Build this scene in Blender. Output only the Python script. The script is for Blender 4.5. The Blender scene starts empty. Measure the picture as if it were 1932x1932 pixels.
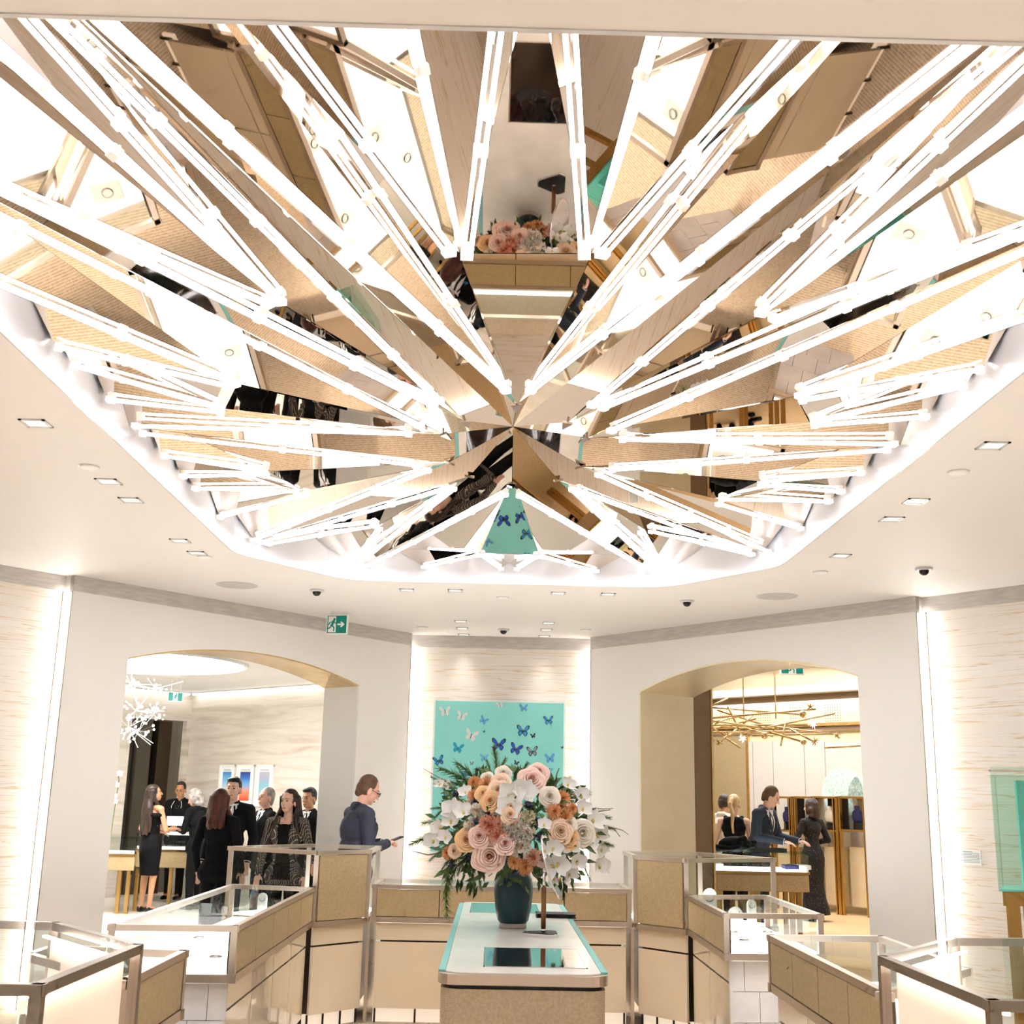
import bpy, bmesh, math, random
from mathutils import Vector, Matrix, Euler
import numpy as np
random.seed(7)
SC = bpy.context.scene
COL = SC.collection
PI = math.pi

# ------------------------------------------------------------------ camera
F, CX, CY = 2212.0, 966.0, 966.0            # focal length in pixels of the 1932 frame
EYE = Vector((0, 0, 1.62))
def _cray(px, py): return Vector((px - CX, -(py - CY), -F))
_Z = _cray(1160, -8110).normalized()         # vertical vanishing point
_Y = _cray(929, 1504); _Y = (_Y - _Z * _Y.dot(_Z)).normalized()
_X = _Y.cross(_Z)
ROT = Matrix((_X, _Y, _Z))
cam_d = bpy.data.cameras.new('camera'); cam = bpy.data.objects.new('camera', cam_d); COL.objects.link(cam)
cam_d.sensor_width = 24.0; cam_d.lens = F / 1932 * 24.0; cam_d.clip_start = .05; cam_d.clip_end = 200
cam_d.dof.use_dof = True; cam_d.dof.focus_distance = 10.5; cam_d.dof.aperture_fstop = 8.0
cam.matrix_world = Matrix.Translation(EYE) @ ROT.to_4x4()
SC.camera = cam
def U(px, py, z):
    d = ROT @ _cray(px, py); return EYE + d * ((z - EYE.z) / d.z)
def UY(px, py, y):
    d = ROT @ _cray(px, py); return EYE + d * (y / d.y)
def UPL(px, py, P, N):
    d = ROT @ _cray(px, py); return EYE + d * ((Vector(P) - EYE).dot(N) / d.dot(N))

# ------------------------------------------------------------------ world, exposure
W = bpy.data.worlds.new('world'); SC.world = W; W.use_nodes = True
W.node_tree.nodes['Background'].inputs[0].default_value = (1.0, .93, .86, 1)
W.node_tree.nodes['Background'].inputs[1].default_value = 1.0
SC.view_settings.view_transform = 'Standard'; SC.view_settings.look = 'None'
SC.view_settings.gamma = 1; SC.view_settings.use_curve_mapping = False
SC.view_settings.exposure = EXPO = 1.33
SC.cycles.use_denoising = True
SC.cycles.caustics_reflective = True; SC.cycles.caustics_refractive = False
SC.cycles.max_bounces = 6; SC.cycles.diffuse_bounces = 2; SC.cycles.glossy_bounces = 4; SC.cycles.transmission_bounces = 2; SC.cycles.transparent_max_bounces = 8
SC.cycles.use_adaptive_sampling = True; SC.cycles.adaptive_threshold = .09; SC.cycles.adaptive_min_samples = 8
SC.cycles.sample_clamp_indirect = 6.0; SC.cycles.use_light_tree = False
TUBE_E, STRIP_E, DECK_E, SPOT_W = 8.0, 13.0, 2.4, 120.0

# ------------------------------------------------------------------ materials
MATS = {}
def _new(name):
    m = bpy.data.materials.new(name); m.use_nodes = True; MATS[name] = m
    return m, m.node_tree, m.node_tree.nodes['Principled BSDF']
def lin(c):
    return tuple(((v / 255) / 12.92 if v <= 10 else ((v / 255 + .055) / 1.055) ** 2.4) for v in c) + (1,)
def mat(name, rgb, rough=.5, metal=0., emit=0., ec=None, coat=0., spec=None, sheen=0., noise=None, nscale=(1, 1, 1), bump=0.):
    """noise: (scale, rgb2, detail) mixes a second tint by object-space noise"""
    m, t, b = _new(name)
    b.inputs['Base Color'].default_value = lin(rgb); b.inputs['Roughness'].default_value = rough
    b.inputs['Metallic'].default_value = metal; b.inputs['Coat Weight'].default_value = coat
    if spec is not None: b.inputs['Specular IOR Level'].default_value = spec
    if emit:
        b.inputs['Emission Color'].default_value = lin(ec or rgb); b.inputs['Emission Strength'].default_value = emit
    if noise:
        tc = t.nodes.new('ShaderNodeTexCoord'); mp = t.nodes.new('ShaderNodeMapping'); mp.inputs['Scale'].default_value = nscale
        n = t.nodes.new('ShaderNodeTexNoise'); n.inputs['Scale'].default_value = noise[0]; n.inputs['Detail'].default_value = noise[2] if len(noise) > 2 else 3
        r = t.nodes.new('ShaderNodeValToRGB'); r.color_ramp.elements[0].position = .38; r.color_ramp.elements[1].position = .62
        r.color_ramp.elements[0].color = lin(rgb); r.color_ramp.elements[1].color = lin(noise[1])
        t.links.new(tc.outputs['Object'], mp.inputs[0]); t.links.new(mp.outputs[0], n.inputs['Vector'])
        t.links.new(n.outputs['Fac'], r.inputs[0]); t.links.new(r.outputs[0], b.inputs['Base Color'])
        if bump:
            bp = t.nodes.new('ShaderNodeBump'); bp.inputs['Strength'].default_value = bump; bp.inputs['Distance'].default_value = .004
            t.links.new(n.outputs['Fac'], bp.inputs['Height']); t.links.new(bp.outputs[0], b.inputs['Normal'])
    return m
def emat(name, rgb, s):
    m = bpy.data.materials.new(name); m.use_nodes = True; t = m.node_tree; t.nodes.clear()
    e = t.nodes.new('ShaderNodeEmission'); o = t.nodes.new('ShaderNodeOutputMaterial')
    e.inputs[0].default_value = lin(rgb); e.inputs[1].default_value = s; t.links.new(e.outputs[0], o.inputs[0]); MATS[name] = m
    if name in ('spark_light', 'lamp_lens'): m.cycles.emission_sampling = 'NONE'
    return m
def glassmat(name, tint, refl=.5, ior=1.45):
    m = bpy.data.materials.new(name); m.use_nodes = True; t = m.node_tree; t.nodes.clear()
    tr = t.nodes.new('ShaderNodeBsdfTransparent'); tr.inputs[0].default_value = lin(tint)
    g = t.nodes.new('ShaderNodeBsdfGlossy'); g.inputs['Roughness'].default_value = .01
    fr = t.nodes.new('ShaderNodeFresnel'); fr.inputs[0].default_value = ior
    mu = t.nodes.new('ShaderNodeMath'); mu.operation = 'MULTIPLY'; mu.inputs[1].default_value = refl
    mx = t.nodes.new('ShaderNodeMixShader'); o = t.nodes.new('ShaderNodeOutputMaterial')
    geo = t.nodes.new('ShaderNodeNewGeometry'); m2 = t.nodes.new('ShaderNodeMath'); m2.operation = 'SUBTRACT'; m2.inputs[0].default_value = 1.; m3 = t.nodes.new('ShaderNodeMath'); m3.operation = 'MULTIPLY'
    t.links.new(geo.outputs['Backfacing'], m2.inputs[1]); t.links.new(m2.outputs[0], m3.inputs[1]); t.links.new(mu.outputs[0], m3.inputs[0])    # only the outer face of a pane mirrors
    t.links.new(fr.outputs[0], mu.inputs[0]); t.links.new(m3.outputs[0], mx.inputs[0]); t.links.new(tr.outputs[0], mx.inputs[1]); t.links.new(g.outputs[0], mx.inputs[2])
    t.links.new(mx.outputs[0], o.inputs[0]); MATS[name] = m; return m
def node(t, typ, **kw):
    n = t.nodes.new(typ)
    for k, v in kw.items():
        if hasattr(n, k): setattr(n, k, v)
        else: n.inputs[k].default_value = v
    return n
def ramp(t, stops):
    r = t.nodes.new('ShaderNodeValToRGB'); cr = r.color_ramp
    while len(cr.elements) < len(stops): cr.elements.new(.5)
    for e, (p, c) in zip(cr.elements, stops): e.position = p; e.color = lin(c)
    return r

mat('paint', (241, 236, 229), .55)
mat('ceiling_paint', (240, 234, 229), .6)
mat('satin_white', (214, 212, 212), .28, coat=.3)
mat('frieze', (205, 198, 190), .35, coat=.2, noise=(6, (190, 184, 178)), nscale=(1, 1, 8))
mat('marble', (232, 230, 230), .22, coat=.3, noise=(3.5, (206, 206, 212), 5))
mat('white_stone', (236, 232, 222), .3, coat=.2, noise=(5, (226, 221, 210), 5))
mat('champagne', (196, 184, 172), .34, 1.0)
mat('champagne_dark', (150, 140, 130), .36, 1.0)
mat('steel', (214, 210, 206), .22, 1.0)
mat('chrome', (225, 225, 228), .06, 1.0)
mat('dark_bronze', (70, 58, 46), .35, .8)
mat('gold', (214, 184, 128), .24, 1.0, noise=(9, (226, 198, 146), 3))
mat('gold_leaf', (242, 226, 190), .36, .3, noise=(4, (246, 232, 200), 4), coat=.3)
mat('brass', (196, 160, 100), .2, 1.0)
mat('lacquer', (232, 212, 180), .16, coat=.8, noise=(2, (234, 216, 186)))
mat('teal_leather', (128, 196, 190), .45)
mat('turquoise', (140, 226, 218), .35, coat=.3)
mat('screen_black', (14, 14, 16), .05, coat=1.)
mat('black', (16, 16, 18), .45)
mat('charcoal', (38, 38, 42), .6)
mat('wood_brown', (150, 98, 48), .4, noise=(8, (128, 80, 36)), nscale=(6, 6, 1))
mat('vase_glaze', (0, 66, 84), .38, coat=.25, noise=(1.2, (2, 52, 66)))
mat('vase_foot', (188, 178, 170), .5)
mat('white_plain', (246, 244, 240), .45)
mat('white_bust', (240, 226, 216), .5)
mat('navy_velvet', (32, 38, 92), .7)
mat('sign_green', (0, 140, 128), .4)
mat('taupe_panel', (176, 158, 124), .6, noise=(120, (158, 140, 106)))
mat('brown_panel', (140, 116, 90), .6)
mat('dark_door', (88, 80, 66), .7, noise=(1.2, (74, 68, 56)), nscale=(3, 3, .1))
mat('backing', (60, 58, 56), .8)
mat('right_carpet', (226, 194, 150), .9, noise=(60, (210, 176, 130)))
mat('mirror', (226, 212, 196), .015, 1.0)
mat('mirror_silver', (236, 236, 238), .05, 1.0)
glassmat('glass', (250, 252, 251), .4)
glassmat('glass_edge', (238, 249, 245), .35)
glassmat('crystal', (250, 250, 252), 1.0, 1.6)
emat('tube_light', (238, 244, 255), TUBE_E)
emat('strip_light', (255, 250, 244), STRIP_E)
emat('deck_light', (255, 250, 246), DECK_E)
emat('deck_soft', (255, 238, 228), 1.7)
emat('cove_light', (255, 252, 248), 2.7)
emat('round_light', (255, 252, 248), 6.0)
emat('lamp_lens', (255, 244, 230), .5)
emat('spark_light', (255, 248, 238), 1.6)

def mat_veined():
    m, t, b = _new('veined_stone')
    tc = node(t, 'ShaderNodeTexCoord'); mp = node(t, 'ShaderNodeMapping'); mp.inputs['Scale'].default_value = (.3, .3, 13.)
    n = node(t, 'ShaderNodeTexNoise', Scale=1.6, Detail=6., Roughness=.55, Distortion=.5)
    r = ramp(t, [(0, (238, 228, 216)), (.485, (238, 228, 216)), (.5, (214, 182, 136)), (.512, (238, 229, 218)), (.62, (240, 232, 222)), (.635, (218, 202, 178)), (.65, (241, 233, 224)), (1, (243, 236, 228))])
    t.links.new(tc.outputs['Object'], mp.inputs[0]); t.links.new(mp.outputs[0], n.inputs['Vector']); t.links.new(n.outputs['Fac'], r.inputs[0]); t.links.new(r.outputs[0], b.inputs['Base Color'])
    b.inputs['Roughness'].default_value = .4
mat_veined()
def mat_veil():
    m, t, b = _new('travertine')
    tc = node(t, 'ShaderNodeTexCoord'); mp = node(t, 'ShaderNodeMapping'); mp.inputs['Scale'].default_value = (.35, .35, 4.)
    n = node(t, 'ShaderNodeTexNoise', Scale=1.8, Detail=7., Roughness=.6, Distortion=.8)
    r = ramp(t, [(.3, (196, 182, 164)), (.5, (222, 210, 196)), (.7, (232, 222, 210))])
    t.links.new(tc.outputs['Object'], mp.inputs[0]); t.links.new(mp.outputs[0], n.inputs['Vector']); t.links.new(n.outputs['Fac'], r.inputs[0]); t.links.new(r.outputs[0], b.inputs['Base Color'])
mat_veil()
def mat_woven(name, c1, c2, s, c3=None):
    """fine basket weave from two wave bands"""
    m, t, b = _new(name)
    tc = node(t, 'ShaderNodeTexCoord'); mp = node(t, 'ShaderNodeMapping'); mp.inputs['Scale'].default_value = (s, s, s)
    ck = node(t, 'ShaderNodeTexChecker', Scale=1.0)
    n = node(t, 'ShaderNodeTexNoise', Scale=s * .35, Detail=2.)
    mx = node(t, 'ShaderNodeMix', data_type='RGBA'); mx.inputs[0].default_value = .45
    r = ramp(t, [(.35, c1), (.65, c2)])
    ck.inputs['Color1'].default_value = lin(c1); ck.inputs['Color2'].default_value = lin(c2)
    t.links.new(tc.outputs['Object'], mp.inputs[0]); t.links.new(mp.outputs[0], ck.inputs['Vector']); t.links.new(tc.outputs['Object'], n.inputs['Vector'])
    t.links.new(n.outputs['Fac'], r.inputs[0]); t.links.new(ck.outputs['Color'], mx.inputs[6]); t.links.new(r.outputs[0], mx.inputs[7]); t.links.new(mx.outputs[2], b.inputs['Base Color'])
    b.inputs['Roughness'].default_value = .8
mat_woven('woven', (196, 172, 130), (170, 146, 104), 180)
mat_woven('woven_table', (212, 194, 164), (178, 156, 124), 230)
def mat_carpet():
    """woven tan carpet with darker ripple rows"""
    m, t, b = _new('carpet')
    tc = node(t, 'ShaderNodeTexCoord')
    w1 = node(t, 'ShaderNodeTexWave', Scale=14.0, Distortion=1.6, Detail=3.); w1.inputs['Detail Scale'].default_value = 3.; w1.bands_direction = 'Y'
    w2 = node(t, 'ShaderNodeTexWave', Scale=40.0, Distortion=4., Detail=2.); w2.bands_direction = 'X'
    n = node(t, 'ShaderNodeTexNoise', Scale=55., Detail=2.)
    ad = node(t, 'ShaderNodeMath', operation='MULTIPLY_ADD'); ad.inputs[1].default_value = .35
    ad2 = node(t, 'ShaderNodeMath', operation='MULTIPLY_ADD'); ad2.inputs[1].default_value = .22
    ad3 = node(t, 'ShaderNodeMath', operation='MULTIPLY_ADD'); ad3.inputs[1].default_value = .6; ad3.inputs[2].default_value = 0.
    r = ramp(t, [(.3, (150, 130, 106)), (.55, (184, 164, 138)), (.8, (206, 188, 164))])
    for x in (w1, w2, n): t.links.new(tc.outputs['Object'], x.inputs['Vector'])
    t.links.new(n.outputs['Fac'], ad3.inputs[0]); t.links.new(w1.outputs['Fac'], ad.inputs[0]); t.links.new(ad3.outputs[0], ad.inputs[2])
    t.links.new(w2.outputs['Fac'], ad2.inputs[0]); t.links.new(ad.outputs[0], ad2.inputs[2]); t.links.new(ad2.outputs[0], r.inputs[0]); t.links.new(r.outputs[0], b.inputs['Base Color'])
    b.inputs['Roughness'].default_value = .9
mat_carpet()
def mat_oak():
    m, t, b = _new('oak_floor')
    tc = node(t, 'ShaderNodeTexCoord'); mp = node(t, 'ShaderNodeMapping'); mp.inputs['Rotation'].default_value = (0, 0, .785)
    br = node(t, 'ShaderNodeTexBrick', Scale=2.2); br.inputs['Mortar Size'].default_value = .004
    br.inputs['Color1'].default_value = lin((214, 200, 182)); br.inputs['Color2'].default_value = lin((194, 178, 156)); br.inputs['Mortar'].default_value = lin((120, 84, 52))
    n = node(t, 'ShaderNodeTexNoise', Scale=3., Detail=6., Distortion=1.4)
    mp2 = node(t, 'ShaderNodeMapping'); mp2.inputs['Scale'].default_value = (1, 9, 1); mp2.inputs['Rotation'].default_value = (0, 0, .785)
    r = ramp(t, [(.35, (184, 166, 142)), (.65, (220, 206, 186))])
    mx = node(t, 'ShaderNodeMix', data_type='RGBA'); mx.inputs[0].default_value = .5
    t.links.new(tc.outputs['Object'], mp.inputs[0]); t.links.new(tc.outputs['Object'], mp2.inputs[0]); t.links.new(mp.outputs[0], br.inputs['Vector']); t.links.new(mp2.outputs[0], n.inputs['Vector'])
    t.links.new(n.outputs['Fac'], r.inputs[0]); t.links.new(br.outputs['Color'], mx.inputs[6]); t.links.new(r.outputs[0], mx.inputs[7]); t.links.new(mx.outputs[2], b.inputs['Base Color'])
    b.inputs['Roughness'].default_value = .35
mat_oak()
def mat_grad(name, stops):
    m, t, b = _new(name)
    tc = node(t, 'ShaderNodeTexCoord'); sp = node(t, 'ShaderNodeSeparateXYZ'); r = ramp(t, stops)
    t.links.new(tc.outputs['Generated'], sp.inputs[0]); t.links.new(sp.outputs['Z'], r.inputs[0]); t.links.new(r.outputs[0], b.inputs['Base Color'])
    b.inputs['Roughness'].default_value = .4
mat_grad('print_blue', [(0, (240, 120, 90)), (.35, (214, 214, 214)), (.75, (120, 190, 230)), (1, (60, 130, 200))])
mat_grad('print_orange', [(0, (238, 66, 30)), (.3, (244, 150, 110)), (.55, (120, 180, 226)), (.8, (40, 110, 200)), (1, (52, 44, 130))])
mat_grad('print_grey', [(0, (222, 200, 190)), (.5, (130, 196, 210)), (.8, (176, 180, 200)), (1, (190, 186, 196))])
def mat_mosaic():
    m, t, b = _new('crystal_mosaic')
    tc = node(t, 'ShaderNodeTexCoord'); v = node(t, 'ShaderNodeTexVoronoi', Scale=40.)
    r = ramp(t, [(0, (150, 196, 190)), (.5, (206, 228, 222)), (1, (245, 250, 248))])
    t.links.new(tc.outputs['Object'], v.inputs['Vector']); t.links.new(v.outputs['Color'], r.inputs[0]); t.links.new(r.outputs[0], b.inputs['Base Color']); b.inputs['Roughness'].default_value = .15
mat_mosaic()
def mat_tweed():
    m, t, b = _new('tweed')
    tc = node(t, 'ShaderNodeTexCoord'); mp = node(t, 'ShaderNodeMapping'); mp.inputs['Rotation'].default_value = (.2, .3, .785)
    ck = node(t, 'ShaderNodeTexBrick', Scale=30.); ck.offset = 0.; ck.inputs['Mortar Size'].default_value = .022; ck.inputs['Brick Width'].default_value = .5; ck.inputs['Row Height'].default_value = .5
    ck.inputs['Color1'].default_value = lin((36, 32, 32)); ck.inputs['Color2'].default_value = lin((58, 50, 48)); ck.inputs['Mortar'].default_value = lin((226, 212, 196))
    t.links.new(tc.outputs['Object'], mp.inputs[0]); t.links.new(mp.outputs[0], ck.inputs['Vector']); t.links.new(ck.outputs['Color'], b.inputs['Base Color']); b.inputs['Roughness'].default_value = .9
mat_tweed()
def mat_lace():
    m, t, b = _new('black_lace')
    tc = node(t, 'ShaderNodeTexCoord'); v = node(t, 'ShaderNodeTexVoronoi', Scale=34., feature='DISTANCE_TO_EDGE')
    r = ramp(t, [(.0, (5, 5, 6)), (.24, (5, 5, 6)), (.32, (70, 52, 44))])
    t.links.new(tc.outputs['Object'], v.inputs['Vector']); t.links.new(v.outputs['Distance'], r.inputs[0]); t.links.new(r.outputs[0], b.inputs['Base Color']); b.inputs['Roughness'].default_value = .8
mat_lace()

# ------------------------------------------------------------------ mesh helpers
class MB:
    def __init__(s): s.v = []; s.f = []
    def add(s, vs, fs):
        o = len(s.v); s.v += [Vector(v) for v in vs]; s.f += [tuple(i + o for i in f) for f in fs]; return s
    def box(s, c, size, R=None):
        c = Vector(c); hx, hy, hz = size[0] / 2, size[1] / 2, size[2] / 2
        vs = [Vector((x, y, z)) for x in (-hx, hx) for y in (-hy, hy) for z in (-hz, hz)]
        if R is not None: vs = [R @ v for v in vs]
        return s.add([v + c for v in vs], [(0, 1, 3, 2), (4, 6, 7, 5), (0, 4, 5, 1), (2, 3, 7, 6), (0, 2, 6, 4), (1, 5, 7, 3)])
    def box2(s, a, b):
        a = Vector(a); b = Vector(b); return s.box((a + b) / 2, [abs(x) for x in (b - a)])
    def bar(s, p, q, w, h, up=Vector((0, 0, 1)), ext=0.):
        """box-section bar from p to q, w sideways, h along up"""
        p = Vector(p); q = Vector(q); d = (q - p); L = d.length; d.normalize()
        p = p - d * ext; q = q + d * ext
        x = d.cross(up)
        if x.length < 1e-5: x = Vector((1, 0, 0))
        x.normalize(); z = x.cross(d).normalized()
        vs = [a + x * sx * w / 2 + z * sz * h / 2 for a in (p, q) for sx, sz in ((-1, -1), (1, -1), (1, 1), (-1, 1))]
        return s.add(vs, [(0, 1, 2, 3), (7, 6, 5, 4), (0, 4, 5, 1), (1, 5, 6, 2), (2, 6, 7, 3), (3, 7, 4, 0)])
    def prism(s, poly, z0, z1):
        n = len(poly); vs = [(p[0], p[1], z0) for p in poly] + [(p[0], p[1], z1) for p in poly]
        return s.add(vs, [tuple(range(n - 1, -1, -1)), tuple(range(n, 2 * n))] + [(i, (i + 1) % n, n + (i + 1) % n, n + i) for i in range(n)])
    def cyl(s, p, q, r0, r1=None, n=10, caps=True):
        r1 = r0 if r1 is None else r1; p = Vector(p); q = Vector(q); d = (q - p).normalized()
        x = d.orthogonal().normalized(); y = d.cross(x)
        vs = [p + (x * math.cos(2 * PI * i / n) + y * math.sin(2 * PI * i / n)) * r0 for i in range(n)] + [q + (x * math.cos(2 * PI * i / n) + y * math.sin(2 * PI * i / n)) * r1 for i in range(n)]
        fs = [(i, (i + 1) % n, n + (i + 1) % n, n + i) for i in range(n)]
        if caps: fs += [tuple(range(n - 1, -1, -1)), tuple(range(n, 2 * n))]
        return s.add(vs, fs)
    def tube(s, pts, r, n=6):
        pts = [Vector(p) for p in pts]; rs = r if isinstance(r, (list, tuple)) else [r] * len(pts)
        vs = []; x = None
        for i, p in enumerate(pts):
            d = (pts[min(i + 1, len(pts) - 1)] - pts[max(i - 1, 0)]).normalized()
            x = d.orthogonal().normalized() if x is None else (x - d * x.dot(d)).normalized()
            y = d.cross(x); vs += [p + (x * math.cos(2 * PI * k / n) + y * math.sin(2 * PI * k / n)) * rs[i] for k in range(n)]
        fs = [(i * n + k, i * n + (k + 1) % n, (i + 1) * n + (k + 1) % n, (i + 1) * n + k) for i in range(len(pts) - 1) for k in range(n)]
        fs += [tuple(range(n - 1, -1, -1)), tuple(range((len(pts) - 1) * n, len(pts) * n))]
        return s.add(vs, fs)
    def lathe(s, prof, c=(0, 0, 0), n=24):
        c = Vector(c); vs = []
        for r, z in prof: vs += [c + Vector((r * math.cos(2 * PI * k / n), r * math.sin(2 * PI * k / n), z)) for k in range(n)]
        m = len(prof); fs = [(i * n + k, i * n + (k + 1) % n, (i + 1) * n + (k + 1) % n, (i + 1) * n + k) for i in range(m - 1) for k in range(n)]
        fs += [tuple(range(n - 1, -1, -1)), tuple(range((m - 1) * n, m * n))]
        return s.add(vs, fs)
    def ell(s, c, r, R=None, nu=12, nv=8):
        c = Vector(c); r = (r, r, r) if not isinstance(r, (list, tuple)) else r
        vs = []
        for j in range(1, nv):
            t = PI * j / nv
            for i in range(nu):
                a = 2 * PI * i / nu; v = Vector((r[0] * math.sin(t) * math.cos(a), r[1] * math.sin(t) * math.sin(a), r[2] * math.cos(t)))
                vs.append((R @ v if R is not None else v) + c)
        top = Vector((0, 0, r[2])); bot = -top
        if R is not None: top = R @ top; bot = R @ bot
        vs += [top + c, bot + c]; T = len(vs) - 2; B = T + 1
        fs = [(j * nu + i, (j + 1) * nu + i, (j + 1) * nu + (i + 1) % nu, j * nu + (i + 1) % nu) for j in range(nv - 2) for i in range(nu)]
        fs += [(T, i, (i + 1) % nu) for i in range(nu)] + [(B, (nv - 2) * nu + (i + 1) % nu, (nv - 2) * nu + i) for i in range(nu)]
        return s.add(vs, fs)
    def cap(s, p, q, r0, r1=None, n=12):
        """tapered capsule with round ends"""
        r1 = r0 if r1 is None else r1; p = Vector(p); q = Vector(q); d = (q - p)
        if d.length < 1e-6: return s.ell(p, max(r0, r1))
        d.normalize(); x = d.orthogonal().normalized(); y = d.cross(x); rings = []
        for a in (-80, -50, -20): rings.append((p + d * r0 * math.sin(math.radians(a)), r0 * math.cos(math.radians(a))))
        for a in (20, 50, 80): rings.append((q + d * r1 * math.sin(math.radians(a)), r1 * math.cos(math.radians(a))))
        vs = [c + (x * math.cos(2 * PI * k / n) + y * math.sin(2 * PI * k / n)) * r for c, r in rings for k in range(n)]
        fs = [(i * n + k, i * n + (k + 1) % n, (i + 1) * n + (k + 1) % n, (i + 1) * n + k) for i in range(5) for k in range(n)]
        fs += [tuple(range(n - 1, -1, -1)), tuple(range(5 * n, 6 * n))]
        return s.add(vs, fs)
    def poly(s, pts): return s.add(pts, [tuple(range(len(pts)))])
    def slab(s, pts, d):
        """polygon pts thickened by vector d"""
        n = len(pts); d = Vector(d); return s.add([Vector(p) for p in pts] + [Vector(p) + d for p in pts], [tuple(range(n - 1, -1, -1)), tuple(range(n, 2 * n))] + [(i, (i + 1) % n, n + (i + 1) % n, n + i) for i in range(n)])
    def loft(s, rings, n=16):
        """stack of ellipses (z, rx, ry, y0)"""
        vs = [(rx * math.cos(2 * PI * k / n), y0 + ry * math.sin(2 * PI * k / n), z) for z, rx, ry, y0 in rings for k in range(n)]; m = len(rings)
        return s.add(vs, [(i * n + k, i * n + (k + 1) % n, (i + 1) * n + (k + 1) % n, (i + 1) * n + k) for i in range(m - 1) for k in range(n)] + [tuple(range(n - 1, -1, -1)), tuple(range((m - 1) * n, m * n))])
    def xf(s, M): s.v = [M @ v for v in s.v]; return s
    def mesh(s, name, smooth=False, fix=True):
        me = bpy.data.meshes.new(name); me.from_pydata([tuple(v) for v in s.v], [], s.f)
        if fix:
            bm = bmesh.new(); bm.from_mesh(me); bmesh.ops.recalc_face_normals(bm, faces=bm.faces); bm.to_mesh(me); bm.free()
        if smooth: me.shade_smooth()
        return me
    def build(s, name, m, parent=None, smooth=False, world=True, bevel=0., fix=True):
        """one mesh object; with a parent the vertices are given in world space unless world=False"""
        if parent is None and world and s.v:
            lo = Vector((min(v.x for v in s.v), min(v.y for v in s.v), min(v.z for v in s.v))); hi = Vector((max(v.x for v in s.v), max(v.y for v in s.v), 0))
            off = Vector(((lo.x + hi.x) / 2, (lo.y + hi.y) / 2, lo.z)); s.v = [v - off for v in s.v]
        else: off = Vector()
        if parent is not None and world: s.v = [v - parent.location for v in s.v]
        me = s.mesh(name, smooth, fix); o = bpy.data.objects.new(name, me); COL.objects.link(o); o.location = off
        if m: me.materials.append(MATS[m] if isinstance(m, str) else m)
        if parent is not None: o.parent = parent
        if bevel:
            b = o.modifiers.new('b', 'BEVEL'); b.width = bevel; b.segments = 2; b.limit_method = 'ANGLE'
        return o
def tag(o, label, cat, group=None, kind=None):
    o['label'] = label; o['category'] = cat
    if group: o['group'] = group
    if kind: o['kind'] = kind
    return o
def thing(name, label, cat, loc=(0, 0, 0), group=None, rz=0.):
    o = bpy.data.objects.new(name, None); COL.objects.link(o); o.location = loc; o.rotation_euler = (0, 0, rz); o.empty_display_size = .1
    return tag(o, label, cat, group)
def struct(o): o['kind'] = 'structure'; return o
def inst(src, name, parent, loc, rot=None, scale=None):
    o = bpy.data.objects.new(name, src); COL.objects.link(o); o.parent = parent; o.location = loc
    if rot is not None: o.rotation_mode = 'QUATERNION'; o.rotation_quaternion = rot
    if scale is not None: o.scale = scale
    return o
def dup(o, parent=None):
    c = o.copy(); COL.objects.link(c); c.parent = parent
    for ch in o.children: dup(ch, c)
    return c
# ------------------------------------------------------------------ the setting
H = 3.30                                   # ceiling of the main room
AXX = .075                                 # symmetry axis of the hall
class Wall:
    def __init__(s, A, B, sgn):
        s.A = Vector((A[0], A[1], 0)); d = Vector((B[0] - A[0], B[1] - A[1], 0)); s.L = d.length; s.u = d.normalized()
        s.b = Vector((s.u.y, -s.u.x, 0)) * sgn        # pointing behind the wall
    def p(s, u, z, off=0.): return s.A + s.u * u + s.b * off + Vector((0, 0, z))
    def box(s, mb, u0, u1, z0, z1, o0, o1):
        c = [s.p(u, z, o) for u in (u0, u1) for z in (z0, z1) for o in (o0, o1)]
        return mb.add(c, [(0, 1, 3, 2), (4, 6, 7, 5), (0, 4, 5, 1), (2, 3, 7, 6), (0, 2, 6, 4), (1, 5, 7, 3)])
WL = Wall((-.90, 12.47), (-3.43, 9.41), 1)
WR = Wall((1.01, 12.47), (3.44, 9.48), -1)
def arch_pts(u0, u1, zs, rise, n=20):
    w = (u1 - u0) / 2; r = (w * w + rise * rise) / (2 * rise); a = math.asin(w / r); uc = (u0 + u1) / 2
    return [(uc + r * math.sin(-a + 2 * a * i / n), zs + rise - r + r * math.cos(-a + 2 * a * i / n)) for i in range(n + 1)]
ARL, ARR = (.735, 3.40, 2.69, .185), (.71, 3.265, 2.695, .215)
def arch_wall(name, wl, ar, T):
    out = [(0, 0), (ar[0], 0)] + arch_pts(*ar) + [(ar[1], 0), (wl.L, 0), (wl.L, H + .02), (0, H + .02)]
    return struct(MB().slab([wl.p(u, z) for u, z in out], wl.b * T).build(name, 'paint'))
arch_wall('wall_left', WL, ARL, .50)
arch_wall('wall_right', WR, ARR, .80)
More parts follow.
